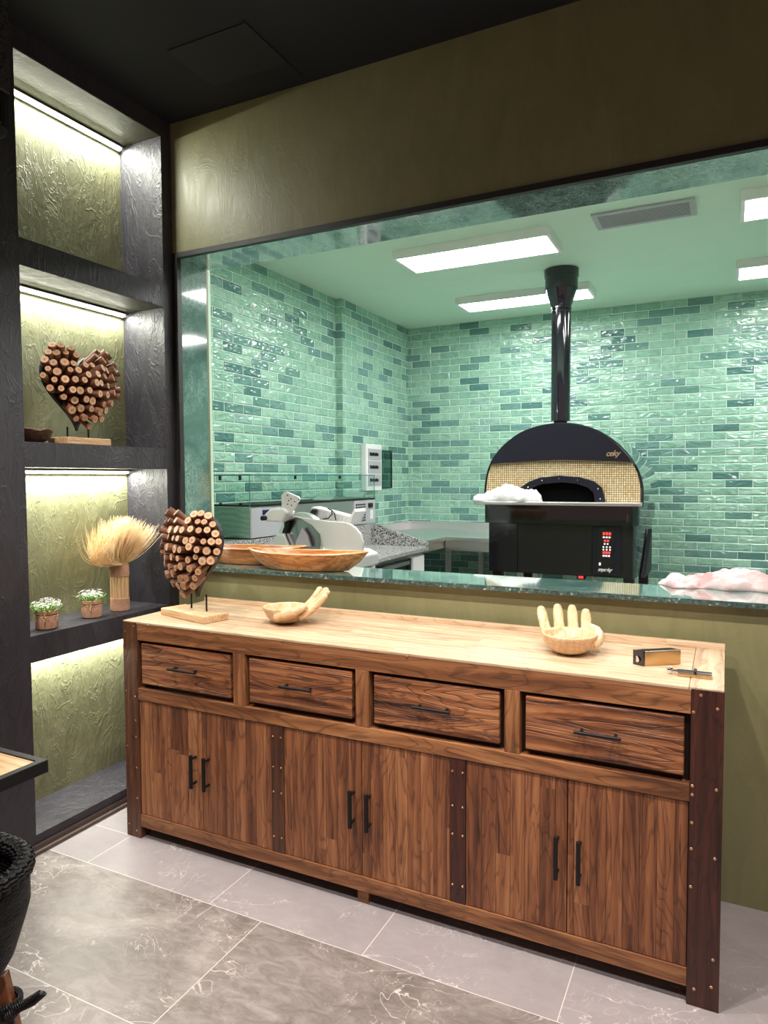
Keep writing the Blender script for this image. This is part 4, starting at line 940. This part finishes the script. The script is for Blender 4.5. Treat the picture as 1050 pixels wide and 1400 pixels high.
# ------------------------------------------------------------------ speaker, table, chair at the left edge
sp = thing('wall_speaker', 'black perforated speaker hanging at the top left edge beside the highest niche', 'speaker', (-2.39, 1.56, 2.95))
obj('cabinet', MB().box((XW+.002, 1.42, 2.71), (-2.30, 1.690, 3.19)), M['black'], sp, bevel=.03)
obj('face_panel', MB().box((-2.302, 1.44, 2.86), (-2.292, 1.680, 3.18)), M['perf'], sp, bevel=.004)
obj('bracket', MB().box((-2.30, 1.50, 2.74), (-2.288, 1.64, 2.83)), M['gloss'], sp, bevel=.004)
tb = thing('dining_table', 'oak table top with a thick black metal edge, corner showing at the left', 'table', (-2.0, .85, 0))
TX1, TY1, TT = -1.597, 1.222, .762
TX0, TY0 = -2.36, .45
obj('tabletop', MB().box((TX0+.022, TY0+.022, TT-.022), (TX1-.022, TY1-.022, TT-.003)), M['table'], tb)
obj('frame', MB().ring(TX0, TY0, TX1, TY1, .022, TT-.034, TT), M['black'], tb, bevel=.002)
obj('base', MB().tube([(-2.0, .83, .02), (-2.0, .83, TT-.03)], .035, 16).lathe([(0, 0), (.22, 0), (.22, .012), (.04, .03), (0, .03)], (-2.0, .83, 0), 32), M['black'], tb, smooth=True)
# chair: barrel shell of black cord, round rim; centre measured from the rim's curve
def ondz(px, py, z):
    d = BF+(px-525)/FPX*BR-(py-700)/FPX*BU; t_ = (z-EYE)/d.z; return Vector((0, 0, EYE))+d*t_
RZ = .695; HW = .262; RC = .125
CHX, CHY = -1.532, .722
ch = thing('woven_armchair', 'black woven barrel armchair with slanted wooden legs, at the bottom left edge', 'chair', (CHX, CHY, 0))
def plan(n_=26):                     # rounded U, open towards the table
    P_ = [(-HW, -HW)]
    for cx_, cy_, a0 in ((HW-RC, -HW+RC, -pi/2), (HW-RC, HW-RC, 0)):
        for k in range(n_+1): a = a0+pi/2*k/n_; P_.append((cx_+RC*cos(a), cy_+RC*sin(a)))
    P_.append((-HW, HW)); out = []
    for (x1, y1), (x2, y2) in zip(P_[:-1], P_[1:]):
        q = max(1, int(math.hypot(x2-x1, y2-y1)/.03))
        for k in range(q): out.append((x1+(x2-x1)*k/q, y1+(y2-y1)*k/q))
    out.append(P_[-1]); return out
PL = plan()
prof = [(1.0, RZ-.02), (1.0, RZ-.08), (.97, .58), (.90, .51), (.80, .455), (.66, .415), (.60, .42), (.74, .47), (.84, .53), (.90, .60), (.92, RZ-.02)]
m = MB(); V = [[m.b.verts.new((CHX+x*f, CHY+y*f, z)) for f, z in prof] for x, y in PL]
for i in range(len(PL)-1):
    for j in range(len(prof)): j2 = (j+1) % len(prof); m._f([V[i][j], V[i+1][j], V[i+1][j2], V[i][j2]])
m._f(V[0]); m._f(list(reversed(V[-1])))
obj('shell', m, M['weave'], ch, smooth=True)
m = MB(); fine = []
for (x1, y1), (x2, y2) in zip(PL[:-1], PL[1:]):
    q = max(1, int(math.hypot(x2-x1, y2-y1)/.0035))
    for k in range(q): fine.append((CHX+(x1+(x2-x1)*k/q)*.965, CHY+(y1+(y2-y1)*k/q)*.965, RZ-.004))
m.tube(fine, [.0185+.0045*abs(sin(k*.62)) for k in range(len(fine))], 12); obj('rim', m, M['weave'], ch, smooth=True)
obj('seat', MB().lathe([(0, .39), (.17, .395), (.19, .42), (.18, .44), (0, .445)], (CHX, CHY, 0), 32, 1.1, 1.1), M['weave'], ch, smooth=True)
LEG0, LEG1 = Vector((-1.380, .92, .44)), Vector((-1.24, .93, 0))
for sx_, sy_ in ((1, 1), (1, -1), (-1, 1), (-1, -1)):
    t0 = Vector((CHX+sx_*.150, CHY+sy_*.150, .43)); t1 = Vector((CHX+sx_*.235, CHY+sy_*.235, 0))
    if sx_ > 0 and sy_ > 0: t0, t1 = LEG0, LEG1
    lg = obj('leg', MB().tube([t0, t1], [.020, .014], 4, True, None, (1.3, 1.0)), M['leg'], ch, bevel=.002)
    kp = t0+(t1-t0)*(.13 if sy_ > 0 else .42)
    if sx_ > 0:
        m = MB()
        for q in range(4): m.tube([(kp.x+.030*cos(a), kp.y+.030*sin(a), kp.z+.008*q-.012) for a in [2*pi*k/14 for k in range(15)]], .0055, 6, False)
        m.tube([kp+Vector((.02, -.02, 0)), kp+Vector((.045, .005, .012)), kp+Vector((.07, .03, .028)), kp+Vector((.078, .036, .026)), kp+Vector((.062, .022, .010)), kp+Vector((.03, -.005, -.004))], .006, 8)
        m.tube([kp+Vector((.028, -.014, 0)), kp+Vector((.038, -.012, -.02)), kp+Vector((.030, -.014, -.05))], .006, 8)
        m.ball(kp+Vector((.032, -.012, -.004)), .013)
        obj('cord_knot', m, M['cord'], lg, smooth=True)
obj('cord_stretcher', MB().tube([(CHX+.15, CHY-.165, .262), (CHX-.15, CHY-.165, .262)], .009, 8).tube([(CHX+.15, CHY+.165, .262), (CHX-.15, CHY+.165, .262)], .009, 8), M['cord'], ch, smooth=True)
